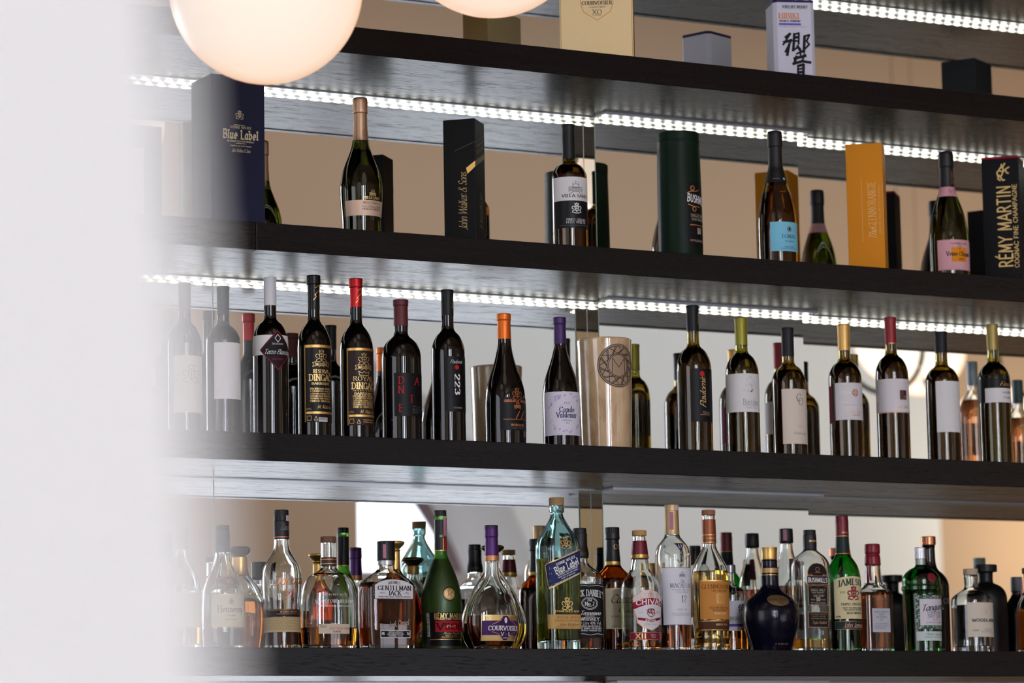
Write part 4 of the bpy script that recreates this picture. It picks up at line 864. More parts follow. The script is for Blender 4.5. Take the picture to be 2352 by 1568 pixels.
b = spirit('rum_bottle', 'bottle', 'clear rum bottle with a black capsule, gold script and a woven straw band', 646, 1171, .09, [(0, 16.4, 1), (26, 16.8, 1), (27, 17.4, 1), (67, 17.4), (84, 18.2), (98, 22), (112, 30.5), (130, 41), (150, 45), (184, 45), (228, 42), (262, 41.2, 1), ('b', 41.2, 1)], CLEAR, [(0, 13, BLK, 'cap', .0005), (13, 27, BLK, 'cap_skirt'), (27, 67, mat('foil', '#241e22', .45, metal=.3), 'capsule')], RUM, 229)
b.wrap(62, 64, COPPER, 'foil_line', .0008); b.text([('Zacapa', 40, 13, 'script', 6, 32)], GREYI, b.root, .0009)
b.text([('Zacapa', 163, 20, 'scriptb', -3, 84, .06), ('CENTENARIO', 186, 4.5, 'serif', -2, 40), ('SISTEMA', 203, 3.5, 'serif', -2, 24), ('SOLERA', 212, 3.5, 'serif', -2, 20)], mat('foil', '#a86a3c', .3, metal=.6), b.root); b.text([('23', 194, 9, 'serifb', 0, 16)], REDI, b.root)
l = b.label(229, 246, -60, 55, mat('paper', '#181012', .4)); b.lines([[(-55, 231), (50, 231)], [(-30, 240), (30, 240)]], COPPER, .8, l); b.text([('RESERVA LIMITADA', 235.5, 3, 'serif', 0, 44)], GOLDI, l)
w_ = b.wrap(247, 281, mat('paper', '#bfa97e', .7), 'woven_band', .0012)
Z = []; RR = 41.3
for rw in range(5):
    for i in range(46):
        a = -math.pi*RR+i*2*math.pi*RR/46; y = 249+rw*6.3; s_ = 1 if rw % 2 else -1; Z.append([(a, y+s_*2.6), (a+5.6, y-s_*2.6+5*0)])
b.lines(Z, mat('paper', '#7d6844', .7), 1.0, w_, .0016, name='weave')
b.label(13, 26, 4, 15, mat('paper', '#c9b4b8'), 'tax_stamp', .0008)
# flattened bourbon flask with cork
b = spirit('whiskey_bottle', 'bottle', 'rounded flask shaped bourbon bottle with a brown cork and thin paper strip', 754, 1232, .1, [(0, 17.6, 1), (13, 17.6, 1), (14, 17.6, 1), (68, 18), (76, 21), (82, 29), (90, 43), (104, 55), (125, 62), (150, 65), (200, 66, 1), ('b', 62, 1)], CLEAR, [(0, 14, mat('cork', '#7a5240'), 'cork_top')], AMBER, 209, (68, 96, .55, 2.05))
b.band(48, 68, mat('foil', '#3a2a22', .45, metal=.4), 'neck_band', .0006); b.wrap(52, 54, COPPER, 'foil_line', .0009); b.wrap(62, 64, COPPER, 'foil_line', .0009)
b.lines([circ(4, 102, 11, 20), circ(4, 102, 8, 16), circ(4, 102, 4, 8), [(-2, 108), (10, 96)]], CLEAR, 1.4, b.root, .0008, name='embossed_seal')
b.text([('WOODFORD RESERVE', 150, 7, 'serif', 0, 104), ("DISTILLER'S SELECT", 135, 4, 'serif', 0, 64), ('KENTUCKY STRAIGHT BOURBON WHISKEY', 161, 3, 'serif', 0, 84)], WHITEI, b.root)
l = b.label(202, 224, -44, 37, mat('paper', '#cdbba4')); b.text([('70cl', 207, 7, 'sans', -33, 17)], BLACKI, l); b.text([('0520  06026', 212, 5, 'sans', 0, 34)], mat('ink', '#b85a3a'), l); b.text([('43.2% VOL', 219, 3.5, 'sansb', 2, 20), ('Chris Morris', 211, 5, 'script', 28, 16)], BLACKI, l)
# square shouldered whiskey
b = spirit('whiskey_bottle', 'bottle', 'square shouldered amber whiskey bottle with an arched white label and tall black cap', 886, 1243, .08, [(0, 20.5, 1), (44, 21, 1), (45, 20, 1), (54, 20), (64, 21), (70, 26), (80, 42), (92, 57), (102, 64), (112, 66), (200, 65, 1), ('b', 62, 1)], CLEAR, [(0, 44, BLK, 'cap', .0004), (44, 55, mat('metal', '#a8a6a8', .4), 'silver_collar')], AMBERD, 96, (60, 84, .68, 5))
l = b.shape([(-50, 102), (-36, 94), (-18, 89), (0, 87.5), (18, 89), (36, 94), (50, 102), (50, 135), (-50, 135)], mat('ink', '#2a2428'), 'label', .0004); b.shape([(-48.6, 103), (-36, 95.4), (-18, 90.4), (0, 89), (18, 90.4), (36, 95.4), (48.6, 103), (48.6, 133.6), (-48.6, 133.6)], mat('paper', '#d6d2d6'), 'panel', .0007, l)
b.text([('GENTLEMAN', 109.5, 10, 'serifb', 0, 84), ('JACK', 121, 10, 'serifb', 0, 33), ("JACK DANIEL'S", 96.5, 6, 'serifb', 0, 30, 0, 2.5), ('DOUBLE MELLOWED TENNESSEE WHISKEY', 129.5, 3, 'sansb', 0, 82)], BLACKI, l, .001)
b.lines([[(-38, 121), (-30, 119), (-22, 122)], [(-36, 123), (-28, 122)], [(38, 121), (30, 119), (22, 122)], [(36, 123), (28, 122)]], BLACKI, .7, l, .001)
b.text([('Jack Daniel', 190, 13, 'script', 8, 50, .15)], mat('ink', '#b8a8a0'), b.root)
l = b.label(205.5, 222.5, -36, 40, WHITEI, 'plate', edge=None); b.label(206.6, 221.4, -34.8, 38.8, BLACKI, 'panel', .0005, l); b.text([('DISTILLED & BOTTLED BY', 210, 2.8, 'sansb', 2, 36), ('JACK DANIEL DISTILLERY', 214.2, 2.8, 'sansb', 2, 42), ('LYNCHBURG, TN. USA', 218.4, 2.8, 'sansb', 2, 36), ('40%', 213, 6, 'sansb', -30, 7), ('70cl', 213, 6, 'sansb', 34, 7)], WHITEI, l, .0008)
b.label(8, 40, -16, -9, PINK, 'tax_stamp', .0008)
# faceted cognac decanter behind it
b = spirit('cognac_decanter', 'bottle', 'amber cognac decanter with a golden mushroom stopper, behind the square whiskey bottle', 906, 1243, .2, [(0, 20), (2, 23), (8, 21), (17, 12), (19, 11, 1), (20, 14, 1), (23, 12, 1), (60, 13), (74, 18), (95, 34), (120, 52), (150, 62), (180, 62), (215, 52), (232, 42, 1), ('b', 40, 1)], mat('glass', '#e0b070'), [(0, 19, GOLD, 'stopper'), (19, 64, GOLD, 'neck_sleeve')], AMBERD, 84, (64, 100, .5, 2.05))
b.lines([circ(0, 160, 30, 24, 34)], mat('glass', '#e0b070'), 3, b.root, .0008, name='rim')
for i in range(11):
    t = math.radians(200+i*14 if i < 6 else -20+(i-6)*14)
b.text([('Rémy Martin', 165, 7, 'serif', 0, 36)], GOLDI, b.root)
# green frosted
FROST = mat('glass', '#8ac860', .42)
b = spirit('cognac_bottle', 'bottle', 'frosted green cognac bottle with a gold medallion and black and red label', 1011, 1172, .155, [(0, 14, 1), (13, 14, 1), (14, 14.6, 1), (22, 14.2), (93, 14.6), (108, 17), (125, 24), (145, 32.5), (168, 40), (190, 45), (215, 47), (245, 46.5), (290, 44.5, 1), ('b', 44, 1)], FROST, [(0, 13, BLK, 'cap', .0004), (13, 22, FROST, 'glass_ring'), (22, 93, mat('foil', '#101013', .4, metal=.3), 'capsule')], mat('liquid', '#d0a050'), 112)
b.wrap(91.5, 93.5, GOLD, 'foil_line', .0006); b.label(64, 91, 0, 8, mat('paper', '#9a2020'), 'ribbon', .0008); b.label(64, 91, -2, 0, GOLD, 'ribbon_edge', .0008); b.label(17, 58, 0, 14, PINK, 'tax_stamp', .0009); b.text([('RÉMY', 60, 4, 'serif', 0, 18)], GOLDI, b.root, .0008)
s = b.shape(circ(-3, 193.7, 16.5, 26)[:-1], mat('plastic', '#0c200a'), 'medallion_rim', .0008); b.shape(circ(-3, 193.7, 13.6, 26)[:-1], mat('foil', '#cfae78', .35, metal=.6), 'medallion', .0016, s); b.lines([circ(-3, 193.7, 12, 24), [(-8, 200), (-5, 192), (-7, 187), (-2, 184), (1, 189), (4, 194)], [(-4, 196), (3, 190), (6, 186)], [(-2, 196), (1, 202)]], mat('foil', '#8a6a3c', .4), 1.2, s, .002)
l = b.label(236, 312, -60, 60, mat('paper', '#0c0b0c', .4)); b.label(255, 280, -37, 42, mat('paper', '#a81624'), 'red_panel', .0006, l)
b.text([('RÉMY MARTIN', 243.5, 10.5, 'serifb', 0, 78), ('COGNAC FINE CHAMPAGNE', 251.3, 3.4, 'sansb', 0, 76), ('V.S.O.P', 267.5, 4.5, 'serifb', 0, 22), ('Rémy Martin', 283, 4.5, 'script', 2, 40), ('PRODUCT OF FRANCE', 288.5, 2.6, 'sans', 2, 30), ('APPELLATION COGNAC CONTROLEE', 292, 2.4, 'sans', 0, 44)], GOLDI, l, .0011)
b.text([('VSOP', 267.5, 15, 'serifb', 0, 66)], mat('ink', '#3a0a10'), l, .0009); b.lines([[(-50, 297), (50, 297)]], GOLD, 1, l, .0008); b.label(237, 290, -59, -51, mat('paper', '#b9b9b4'), 'barcode', .0006, l); b.lines([[(-58, 240+i*3.2), (-52, 240+i*3.2)] for i in range(15)], BLACKI, 1.3, l, .0009)
# teardrop cognac
b = spirit('cognac_bottle', 'bottle', 'teardrop cognac bottle with a purple capsule and purple and gold label', 1128, 1206, .072, [(0, 15.3, 1), (10, 15.3, 1), (26, 15.5, 1), (28, 14.6, 1), (70, 15.6), (82, 16.4), (105, 17), (120, 18.8), (134, 24), (149, 34), (166, 45), (190, 55), (218, 59), (245, 56), (266, 49, 1), ('b', 42, 1)], CLEAR, [(0, 9, mat('foil', '#2c1636', .45, metal=.3), 'cap', .0005), (9, 27, mat('foil', '#4a2060', .35, metal=.5), 'cap_skirt'), (27, 70, mat('foil', '#4a2060', .35, metal=.5), 'capsule'), (70, 82, COPPER, 'gold_band')], AMBERD, 208, (100, 170, .55, 2.05))
l = b.label(207, 266, -48, 62, GOLDI); b.label(220, 253, -46, 62, mat('paper', '#46225c'), 'purple_panel', .0006, l)
s = b.shape([(9, 209), (21, 209), (28, 220), (40, 237), (28, 253), (20, 264), (10, 264), (2, 253), (-10, 237), (2, 220)], mat('paper', '#3a1c4e'), 'badge', .0009, l)
b.text([('COURVOISIER', 237, 10, 'serifb', 15, 88), ('V * S', 250.5, 7.5, 'serifb', 15, 24), ('COGNAC', 259, 3, 'serif', 15, 14)], WHITEI, l, .0013); b.lines([[(-20, 229), (-4, 222), (4, 214)], [(50, 229), (34, 222), (26, 214)], [(-20, 245), (-4, 250), (4, 258)], [(50, 245), (34, 250), (26, 258)]], COPPER, 1.2, l, .0011); b.shape(circ(15, 219, 4, 12, 7)[:-1], WHITEI, 'bust_emblem', .0012, l)
s = b.shape(circ(26, 167, 12, 22, 14)[:-1], CLEAR, 'glass_seal', .0022); b.shape(circ(26, 167, 8.5, 20, 10.5)[:-1], mat('plastic', '#2a1420', .3), 'seal', .0026, s)
b = spirit('cognac_decanter', 'bottle', 'wide clear decanter with a bronze mushroom stopper, behind the teardrop cognac bottle', 1131, 1252, .2, [(0, 20), (3, 26), (8, 26), (16, 16), (20, 13, 1), (21, 15, 1), (52, 16), (72, 27), (100, 46), (135, 63), (170, 74), (195, 75), (220, 68, 1), ('b', 52, 1)], CLEAR, [(0, 20, mat('foil', '#5a4420', .35, metal=.7), 'stopper'), (20, 40, mat('foil', '#8a6a3a', .35), 'neck_sleeve')], GOLDL, 180, (40, 90, .4, 2.05))
# tall square blue-tinted bottle
BLG = mat('glass', '#c4e6e8')
b = spirit('whisky_bottle', 'bottle', 'tall square blue-tinted whisky bottle with a slanted navy label and wooden stopper', 1278, 1143, .075, [(0, 17, 1), (17, 17, 1), (18, 17, 1), (20, 18), (31, 17.5), (36, 15.4), (46, 17), (58, 23), (72, 31), (86, 40), (98, 47), (110, 50.5), (125, 51.5, 1), ('b', 50, 1)], BLG, [(0, 18, mat('cork', '#b08a5c'), 'stopper')], mat('liquid', '#bc9a30'), 140, (46, 84, .95, 6), base=.02, wall=.004)
l = b.shape([(-57, 157), (40, 118), (40, 174), (-43, 212)], GOLDI, 'slanted_label', .0005, c=(-4, 165), rings=14); b.shape([(-54, 158.5), (39, 121.5), (39, 171.5), (-42, 208)], mat('paper', '#27305e'), 'panel', .0008, l, c=(-4, 165), rings=14)
b.text([('JOHNNIE WALKER', 147, 5.5, 'serifb', -3, 54, .38), ('Blue Label', 159, 15, 'gothic', 0, 66, .38), ('BLENDED SCOTCH WHISKY', 170, 4.2, 'sansb', 3, 58, .38), ('A BLEND OF OUR VERY RAREST WHISKIES', 176, 2.6, 'sansb', 3, 58, .38), ('WHISKY OF GREAT AGE', 181, 2.6, 'sansb', 4, 40, .38), ('JOHN WALKER OF KILMARNOCK', 189, 3.4, 'sansb', 0, 70, .38)], WHITEI, l, .0012)
b.lines([[(-50, 156.5), (38, 124)], [(-38, 203.5), (38, 168)]], BLACKI, .6, l, .0013)
b.lines(crest(0, 107, 15), GOLDI, 1.8, b.root); b.lines(crest(0, 246, 16)+[[(-2, 240), (4, 254), (-4, 258)]], GOLDI, 2, b.root); b.text([('ESTABLISHED 1820', 262, 4, 'serifb', 0, 62)], GOLDI, b.root)
l = b.label(269, 302, -50, 40, mat('paper', '#c09a5c'), 'lower_label', edge=(mat('paper', '#a07c44'), 1)); b.text([('BOTTLE No', 276, 4.5, 'serif', -12, 28), ('JOHN WALKER & SONS LIMITED', 283, 3.2, 'serif', 0, 66), ('John Walker', 292, 6, 'script', 2, 50), ('KILMARNOCK SCOTLAND', 298, 2.6, 'serif', -6, 50)], BRN, l); b.text([('JW18207', 276, 4.5, 'serif', 20, 24)], REDI, l)
# square black label whiskey
b = spirit('whiskey_bottle', 'bottle', 'square whiskey bottle, black label with white lettering, behind the tall blue bottle', 1331, 1213, .15, [(0, 15.4, 1), (12, 15.6, 1), (13, 17, 1), (40, 17), (56, 20), (66, 19.5), (70, 18), (80, 19), (88, 25), (98, 38), (106, 47), (114, 50.5), (122, 51.5), (130, 50.5, 1), ('b', 50, 1)], CLEAR, [(0, 12, BLK, 'cap', .0004), (12, 66, mat('foil', '#0f0e10', .4, metal=.2), 'capsule')], AMBERD, 246, (76, 96, .9, 5))
l = b.label(130, 252, -46, 44, BLKP); TX = [("JACK DANIEL'S", 150, 14, 'serifb', 0, 84, 0, 7), ('Old', 167, 4.5, 'gothic', 0, 11), ('No.7', 175, 8, 'serifb', 0, 25), ('BRAND', 181, 2.6, 'serif', 0, 12), ('Tennessee', 196, 9, 'scriptb', 0, 52), ('SOUR MASH', 203, 3, 'serif', 0, 24), ('WHISKEY', 209.5, 7, 'serifb', 0, 50), ('1.0 Litre 40% Vol.', 219, 6.5, 'sans', 0, 62), ('DISTILLED AND BOTTLED BY', 226, 3, 'sansb', 0, 56), ('JACK DANIEL DISTILLERY', 231, 3.6, 'sansb', 0, 62), ('LYNCHBURG, TENNESSEE, USA', 236, 2.8, 'sansb', 0, 58)]
b.text(TX, WHITEI, l); b.lines([circ(0, 174, 21, 26, 14), circ(0, 174, 18.5, 26, 11.5), [(-40, 136), (-20, 133), (0, 135), (20, 133), (40, 136)], [(-40, 246), (-20, 243), (0, 246), (20, 243), (40, 246)], [(-42, 138), (-42, 244)], [(42, 138), (42, 244)]], WHITEI, .9, l)
# amber bottle with cream label
b = spirit('whisky_bottle', 'bottle', 'dark amber whisky bottle with a gold ringed black capsule and cream label', 1406, 1211, .215, [(0, 16.2, 1), (15, 16.2, 1), (27, 16.8, 1), (29, 14.6, 1), (60, 16), (79, 17.5), (87, 18), (96, 24), (106, 34), (116, 41), (126, 44, 1), ('b', 43, 1)], mat('glass', '#b8722c'), [(0, 15, BLK, 'cap', .0005), (15, 79, mat('foil', '#121013', .35, metal=.2), 'capsule'), (79, 88, GOLD, 'gold_band')], mat('liquid', '#6a2a0c'), 118)
l = b.label(142, 234, -42, 46, CREAM, edge=(GOLDI, 1.2)); b.text([('Canadian', 166, 20, 'script', 4, 70), ('Club', 188, 18, 'script', 6, 40)], BLACKI, l); b.text([('BLENDED CANADIAN', 206, 4, 'serif', 0, 60), ('40% ALC./VOL', 228, 3.4, 'sans', -6, 46)], BRN, l); b.text([('CC', 45, 11, 'serif', 3, 17)], GOLDI, b.root, .0008)
# clear whisky with shield
b = spirit('whisky_bottle', 'bottle', 'clear nearly empty whisky bottle with a white shield label and maroon capsule', 1468, 1218, .1, [(0, 16.4, 1), (12, 16.4, 1), (13, 15, 1), (24, 15.5), (36, 17), (56, 19), (64, 20.3, 1), (66, 19, 1), (80, 22), (92, 24), (100, 29), (112, 38), (126, 44), (142, 46, 1), ('b', 45.5, 1)], CLEAR, [(0, 13, mat('cork', '#c79a5c'), 'stopper')], AMBER, 256)
b.band(24, 56, mat('foil', '#6a1424', .35, metal=.3), 'capsule', .0007); b.band(56, 65, GOLD, 'gold_band', .0007)
sh2 = [(-44, 158), (-38, 150), (-30, 147), (-18, 141), (0, 137), (14, 141), (28, 147), (36, 150), (42, 158), (40, 184), (34, 200), (32, 214), (20, 223), (0, 232), (-22, 223), (-34, 214), (-36, 200), (-42, 184)]
l = b.shape(sh2, COPPER, 'shield_label', .0004, c=(-1, 182), rings=12); b.shape([((x+1)*.955-1, 182+(y-182)*.97) for x, y in sh2], mat('paper', '#d8d2d4'), 'panel', .0007, l, c=(-1, 182), rings=12)
b.shape([(-44, 168), (-20, 159), (0, 157), (20, 159), (42, 166), (41, 179), (20, 173), (0, 171.5), (-20, 174), (-42, 183)], mat('paper', '#9a1830'), 'red_band', .001, l, c=(-1, 168), rings=10)
b.text([('CHIVAS', 165.5, 11, 'sansb', -2, 66, 0, 3)], WHITEI, l, .0014); b.shape([(-32, 201), (0, 206), (30, 200), (30, 206), (0, 212), (-32, 207)], mat('paper', '#8a1830'), 'ribbon', .001, l, c=(-1, 206)); b.text([('REGAL', 208, 4, 'sansb', -1, 28)], WHITEI, l, .0014)
MA = mat('ink', '#7a1a2c'); b.lines([circ(-1, 191, 9, 16), circ(-4, 187, 5, 10), circ(3, 187, 5, 10), [(-4, 186), (3, 196)], [(-12, 184), (-5, 190)]], MA, 1.6, l, .0012); b.lines(crest(-1, 150, 8)+[circ(-20, 153, 5, 12), circ(19, 153, 5, 12), [(-22, 222), (18, 186)]], COPPER, 1, l, .0012); b.text([('EST', 190, 3, 'serif', -24, 9), ('1801', 190, 3, 'serif', 21, 10), ('BLENDED SCOTCH', 217, 2.6, 'serif', -1, 26)], GREYI, l, .0012)
l = b.label(235, 252, -52, 50, mat('paper', '#7c1c34'), 'lower_label', edge=(COPPER, .8)); b.text([('XII', 243.5, 11, 'sansb', -26, 24)], GOLDI, l, .0011); b.text([('12', 243.5, 10, 'sans', 30, 11), ('AGED 12', 241, 3, 'sans', 4, 14), ('YEARS', 246, 3, 'sans', 4, 12)], WHITEI, l, .0011)
# tall clear whisky with white label
b = spirit('whisky_bottle', 'bottle', 'tall clear whisky bottle with a large white label and small navy triangle', 1542, 1159, .1, [(0, 15.8, 1), (14, 15.8, 1), (15, 15.8, 1), (48, 16.4), (69, 17.2), (76, 20), (86, 28), (98, 36.5), (114, 40.5), (135, 41), (200, 39.5), (275, 38, 1), ('b', 37.5, 1)], CLEAR, [(0, 14.5, mat('foil', '#c2a274', .4, metal=.6), 'cap'), (15, 69, mat('foil', '#c2a274', .4, metal=.6), 'capsule')], AMBERD, 274)
b.label(2, 14, -1, 14, mat('paper', '#cfb8bc'), 'tax_stamp', .0008); b.label(17, 58, -14, -5, PINK, 'tax_stamp', .0008)
s = b.shape([(-14, 90), (10, 90), (-2, 116)], GOLDI, 'triangle_label', .0004); b.shape([(-12, 91), (8, 91), (-2, 113)], mat('paper', '#2a2c52'), 'panel', .0007, s); b.text([('12', 98, 8, 'serif', -2, 9)], WHITEI, s, .0011)
b.lines([[(-40, 110), (-20, 122), (-2, 138), (10, 124), (26, 112)]], CLEAR, 2.5, b.root, .0008, name='embossed_chevron')
l = b.label(146, 277, -49, 48, mat('paper', '#d8d6de'), edge=(mat('ink', '#34406a'), .9)); b.text([('The', 177, 8, 'script', -2, 11), ('MACALLAN', 187.5, 10, 'serif', 0, 58), ('12', 217, 13, 'serif', 4, 14)], mat('ink', '#3a3e50'), l); b.text([('HIGHLAND SINGLE MALT', 197, 3.6, 'serif', 0, 50), ('SCOTCH WHISKY', 202.5, 3.6, 'serif', 0, 34), ('YEARS OLD', 226, 2.4, 'sans', 4, 16), ('DOUBLE CASK', 242, 4, 'serif', 0, 26), ('MATURED IN SHERRY SEASONED OAK', 251, 2.6, 'sans', 0, 54), ('FOR RICHNESS AND CHARACTER', 255, 2.6, 'sans', 0, 48)], GREYI, l); b.lines(castle(0, 164, 6), mat('ink', '#7a7a84'), .9, l); b.lines([[(-47, 149.5), (46, 149.5)]], GOLD, .7, l)
# golden bottle with orange label
b = spirit('whisky_bottle', 'bottle', 'golden whisky bottle with an orange label and copper neck sleeve', 1627, 1171, .095, [(0, 15.4, 1), (11, 15.4, 1), (12, 15, 1), (22, 15.2), (76, 15.8), (90, 18), (102, 24), (115, 31), (130, 38.5), (145, 42), (170, 42.5), (240, 42), (270, 40.5), (290, 39), (308, 41.5, 1), ('b', 41.5, 1)], CLEAR, [(0, 12, mat('cork', '#a8674a'), 'stopper')], GOLDL, 141)
b.band(22, 77, mat('foil', '#8a4a2c', .35, metal=.5), 'neck_sleeve', .0006); b.wrap(57, 59, GOLD, 'foil_line', .0009); b.wrap(74, 76, GOLD, 'foil_line', .0009); b.text([('GLENMORANGIE', 66, 4, 'serif', 0, 30)], GOLDI, b.root, .001)
l = b.label(163, 252, -50, 48, mat('paper', '#bf8038')); b.label(163, 166, -50, 48, GOLD, 'gold_border', .0005, l); b.text([('GLENMORANGIE', 178, 9, 'serif', 0, 88), ('THE ORIGINAL', 187.5, 5, 'serif', 0, 44)], mat('ink', '#5c2a18'), l); b.text([('HIGHLAND SINGLE MALT', 226, 4, 'serif', 0, 52), ('SCOTCH WHISKY', 231.5, 4, 'serif', 0, 40)], mat('ink', '#5c2a18'), l); b.text([('MATURED 10 YEARS', 239, 3.4, 'serif', 0, 30)], WHITEI, l)
b.lines([[(-9, 195), (11, 195), (11, 216), (-9, 216), (-9, 195)], [(-6, 198), (8, 198), (8, 213), (-6, 213), (-6, 198)], circ(1, 205.5, 4, 10)], GOLDI, 1, l)
l = b.label(254, 278, -50, 48, mat('paper', '#4e2a1c'), 'lower_label'); b.lines([[(-50, 256), (48, 256)], [(-50, 276), (48, 276)]], GOLD, 1.3, l); b.text([('AGED 10 YEARS', 264, 4, 'serifb', 4, 32)], GOLDI, l)
# faceted bottle with brush characters
b = spirit('whisky_bottle', 'bottle', 'short whisky bottle with a black brush character, behind the golden bottle', 1676, 1297, .19, [(0, 13, 1), (18, 13, 1), (19, 9, 1), (40, 9.5), (48, 15), (56, 30), (64, 36), (72, 38, 1), ('b', 37.5, 1)], CLEAR, [(0, 18, mat('metal', '#8a8890', .35), 'stopper')], AMBER, 150)
l = b.label(84, 152, -40, 44, mat('paper', '#cfccd4')); F2 = brush(BR, lambda x, y: (-8+x*30, 84+y*34)); b.lines(F2, BLACKI, 1.6, l, name='brush_characters'); b.text([('HIBIKI', 125, 8, 'serif', -16, 34)], BLACKI, l); b.text([('JAPANESE WHISKY', 132, 3, 'serif', -16, 32)], GREYI, l); b.label(137, 143, -40, 44, mat('paper', '#5a4a90'), 'violet_strip', .0006, l)
# navy ceramic flagon
NAVY = mat('plastic', '#090918', .2)
b = spirit('whisky_flagon', 'bottle', 'dark navy glazed ceramic whisky flagon with a gold stopper', 1766, 1257, .085, [(0, 19.2, 1), (8, 18), (28, 17.5, 1), (29, 17, 1), (31, 18.6), (36, 18), (44, 18.4), (60, 20.4), (80, 20.4), (92, 22), (101, 29), (112, 44), (126, 57), (142, 63.5), (158, 65), (178, 63), (200, 57), (225, 49, 1), ('b', 46, 1)], NAVY, [(0, 28.5, GOLD, 'stopper')], wall=None)
b.wrap(48, 59, mat('foil', '#c09a68', .4, metal=.5), 'gold_band', .0005); b.wrap(63, 64.5, GOLD, 'gold_line', .0005)
s = b.shape(circ(-12, 124, 27, 24, 13)[:-1], mat('foil', '#7a6440', .45, metal=.5), 'cartouche', .0006); b.text([('ROYAL SALUTE', 122, 5, 'serif', -12, 44), ('21', 130, 6, 'serif', -10, 10)], mat('ink', '#2a2030'), s, .0011)
random.seed(11); R_ = [circ(-6, 176, 30, 20, 26)]
for i in range(14):
    x0, y0 = random.uniform(-30, 20), random.uniform(150, 200); R_.append(circ(x0, y0, random.uniform(4, 9), 9, a0=random.uniform(0, 180), a1=random.uniform(250, 420)))
for w_, f_ in ((3.2, .0006), (1.6, .0014)): b.lines(R_, mat('plastic', '#0d0d22', .12), w_, b.root, f_, name='relief')
b.text([('21 YEARS OLD', 223, 4, 'serif', -4, 34)], mat('ink', '#8a6a58'), b.root)
b = spirit('whisky_bottle', 'bottle', 'slim clear bottle with a black capsule and pink stamp, behind the navy flagon', 1805, 1214, .26, [(0, 15.5, 1), (30, 16, 1), (34, 14.5, 1), (50, 15.5), (66, 19.5), (84, 25), (104, 31), (130, 35), (160, 36, 1), ('b', 35, 1)], CLEAR, [(0, 34, mat('foil', '#141214', .4, metal=.3), 'capsule')], AMBERD, 132)
b.label(3, 28, -16, -8, PINK, 'tax_stamp', .0008); b.label(70, 120, -10, 10, mat('paper', '#7a5560'), 'paper_tag', .0012)
# flat clear bottle with arched black label
b = spirit('whiskey_bottle', 'bottle', 'clear whiskey bottle with an arched black label carrying the number 10', 1859, 1217, .1, [(0, 14.2, 1), (11, 14.2, 1), (12, 15.2, 1), (32, 15.6), (44, 15.2), (48, 17), (54, 24), (62, 34), (72, 41), (84, 44.5), (110, 45, 1), (240, 44.5, 1), ('b', 45, 1)], CLEAR, [(0, 12, BLK, 'cap', .0004), (12, 46, mat('foil', '#19171a', .4, metal=.3), 'capsule')], GOLDL, 250, (46, 68, .62, 4.5))
b.text([('BUSHMILLS', 26, 3.6, 'serifb', 2, 24)], GOLDI, b.root, .0008)
ar = [(-27, 173), (-27, 96), (-22, 86), (-12, 79), (0, 77), (12, 79), (22, 86), (27, 96), (27, 173)]
l = b.shape(ar, COPPER, 'label', .0004, c=(0, 130)); b.shape([(x*.95, 130+(y-130)*.98) for x, y in ar], mat('paper', '#15151a', .45), 'panel', .0007, l, c=(0, 130)); b.label(108, 125, -28, 28, mat('paper', '#0e0e12', .4), 'name_panel', .0009, l)
b.text([('BUSHMILLS', 116.5, 10, 'sansb', 0, 52)], WHITEI, l, .0013); b.text([('SINGLE MALT', 139, 5, 'sans', 0, 40), ('IRISH WHISKEY', 145, 3.4, 'sans', 0, 34), ('Triple Distilled', 151.5, 4.5, 'script', 0, 30), ('10', 160, 9, 'serifb', 0, 11), ('AGED         YEARS', 161, 3, 'sans', 0, 40), ('ESTABLISHED', 168.5, 3, 'sans', 0, 40)], mat('ink', '#c9b8a0'), l, .0012)
b.lines([circ(0, 92, 5, 12), [(-8, 99), (8, 99)], [(-26, 107), (26, 107)], [(-26, 126), (26, 126)], [(-26, 104), (-14, 106), (-18, 102)], [(26, 104), (14, 106), (18, 102)], [(-24, 131), (-12, 128), (0, 130), (12, 128), (24, 131)]], COPPER, 1, l, .0013)
l = b.label(189, 224, -28, 28, mat('paper', '#15151a', .45), 'lower_label', edge=(COPPER, 1)); b.text([('OLD BUSHMILLS DISTILLERY', 194, 2.6, 'sans', 0, 44), ('COUNTY ANTRIM', 199, 2.6, 'sans', 0, 36), ('NORTHERN IRELAND', 204, 2.6, 'sans', 0, 40), ('Triple Distilled', 213, 6.5, 'script', 0, 38)], mat('ink', '#b89a70'), l, .0012)
b.lines([circ(-42, 180, 12, 20, 14), circ(-42, 180, 8, 16, 10)], CLEAR, 1.6, b.root, .0008, name='embossed_seal'); b.text([('1608', 236, 9, 'serif', 0, 26)], CLEAR, b.root, .001)
# green whiskey
GRN = mat('glass', '#2ea84a')
b = spirit('whiskey_bottle', 'bottle', 'bright green whiskey bottle with a maroon capsule and cream arched label', 1933, 1185, .1, [(0, 14.6, 1), (6, 14.2), (14, 15), (24, 14.6), (44, 15, 1), (45, 14.4, 1), (60, 15), (88, 17), (96, 21), (106, 28), (118, 34), (132, 38), (142, 39, 1), ('b', 38.2, 1)], GRN, [(0, 45, mat('foil', '#6a1220', .3, metal=.3), 'capsule')], mat('liquid', '#4e3e1a'), 152)
b.wrap(45, 88, mat('paper', '#1c2a26', .4), 'neck_label', .0005); b.wrap(45.5, 47.5, COPPER, 'foil_line', .0008); b.wrap(86, 88, COPPER, 'foil_line', .0008); b.label(48, 94, 8, 14, mat('paper', '#c9b888'), 'neck_ribbon', .001); b.shape(circ(10, 86, 6)[:-1], mat('paper', '#8a2a30'), 'neck_seal', .0012); b.text([('John Jameson', 38, 4.5, 'script', 2, 26)], GOLDI, b.root, .0008)
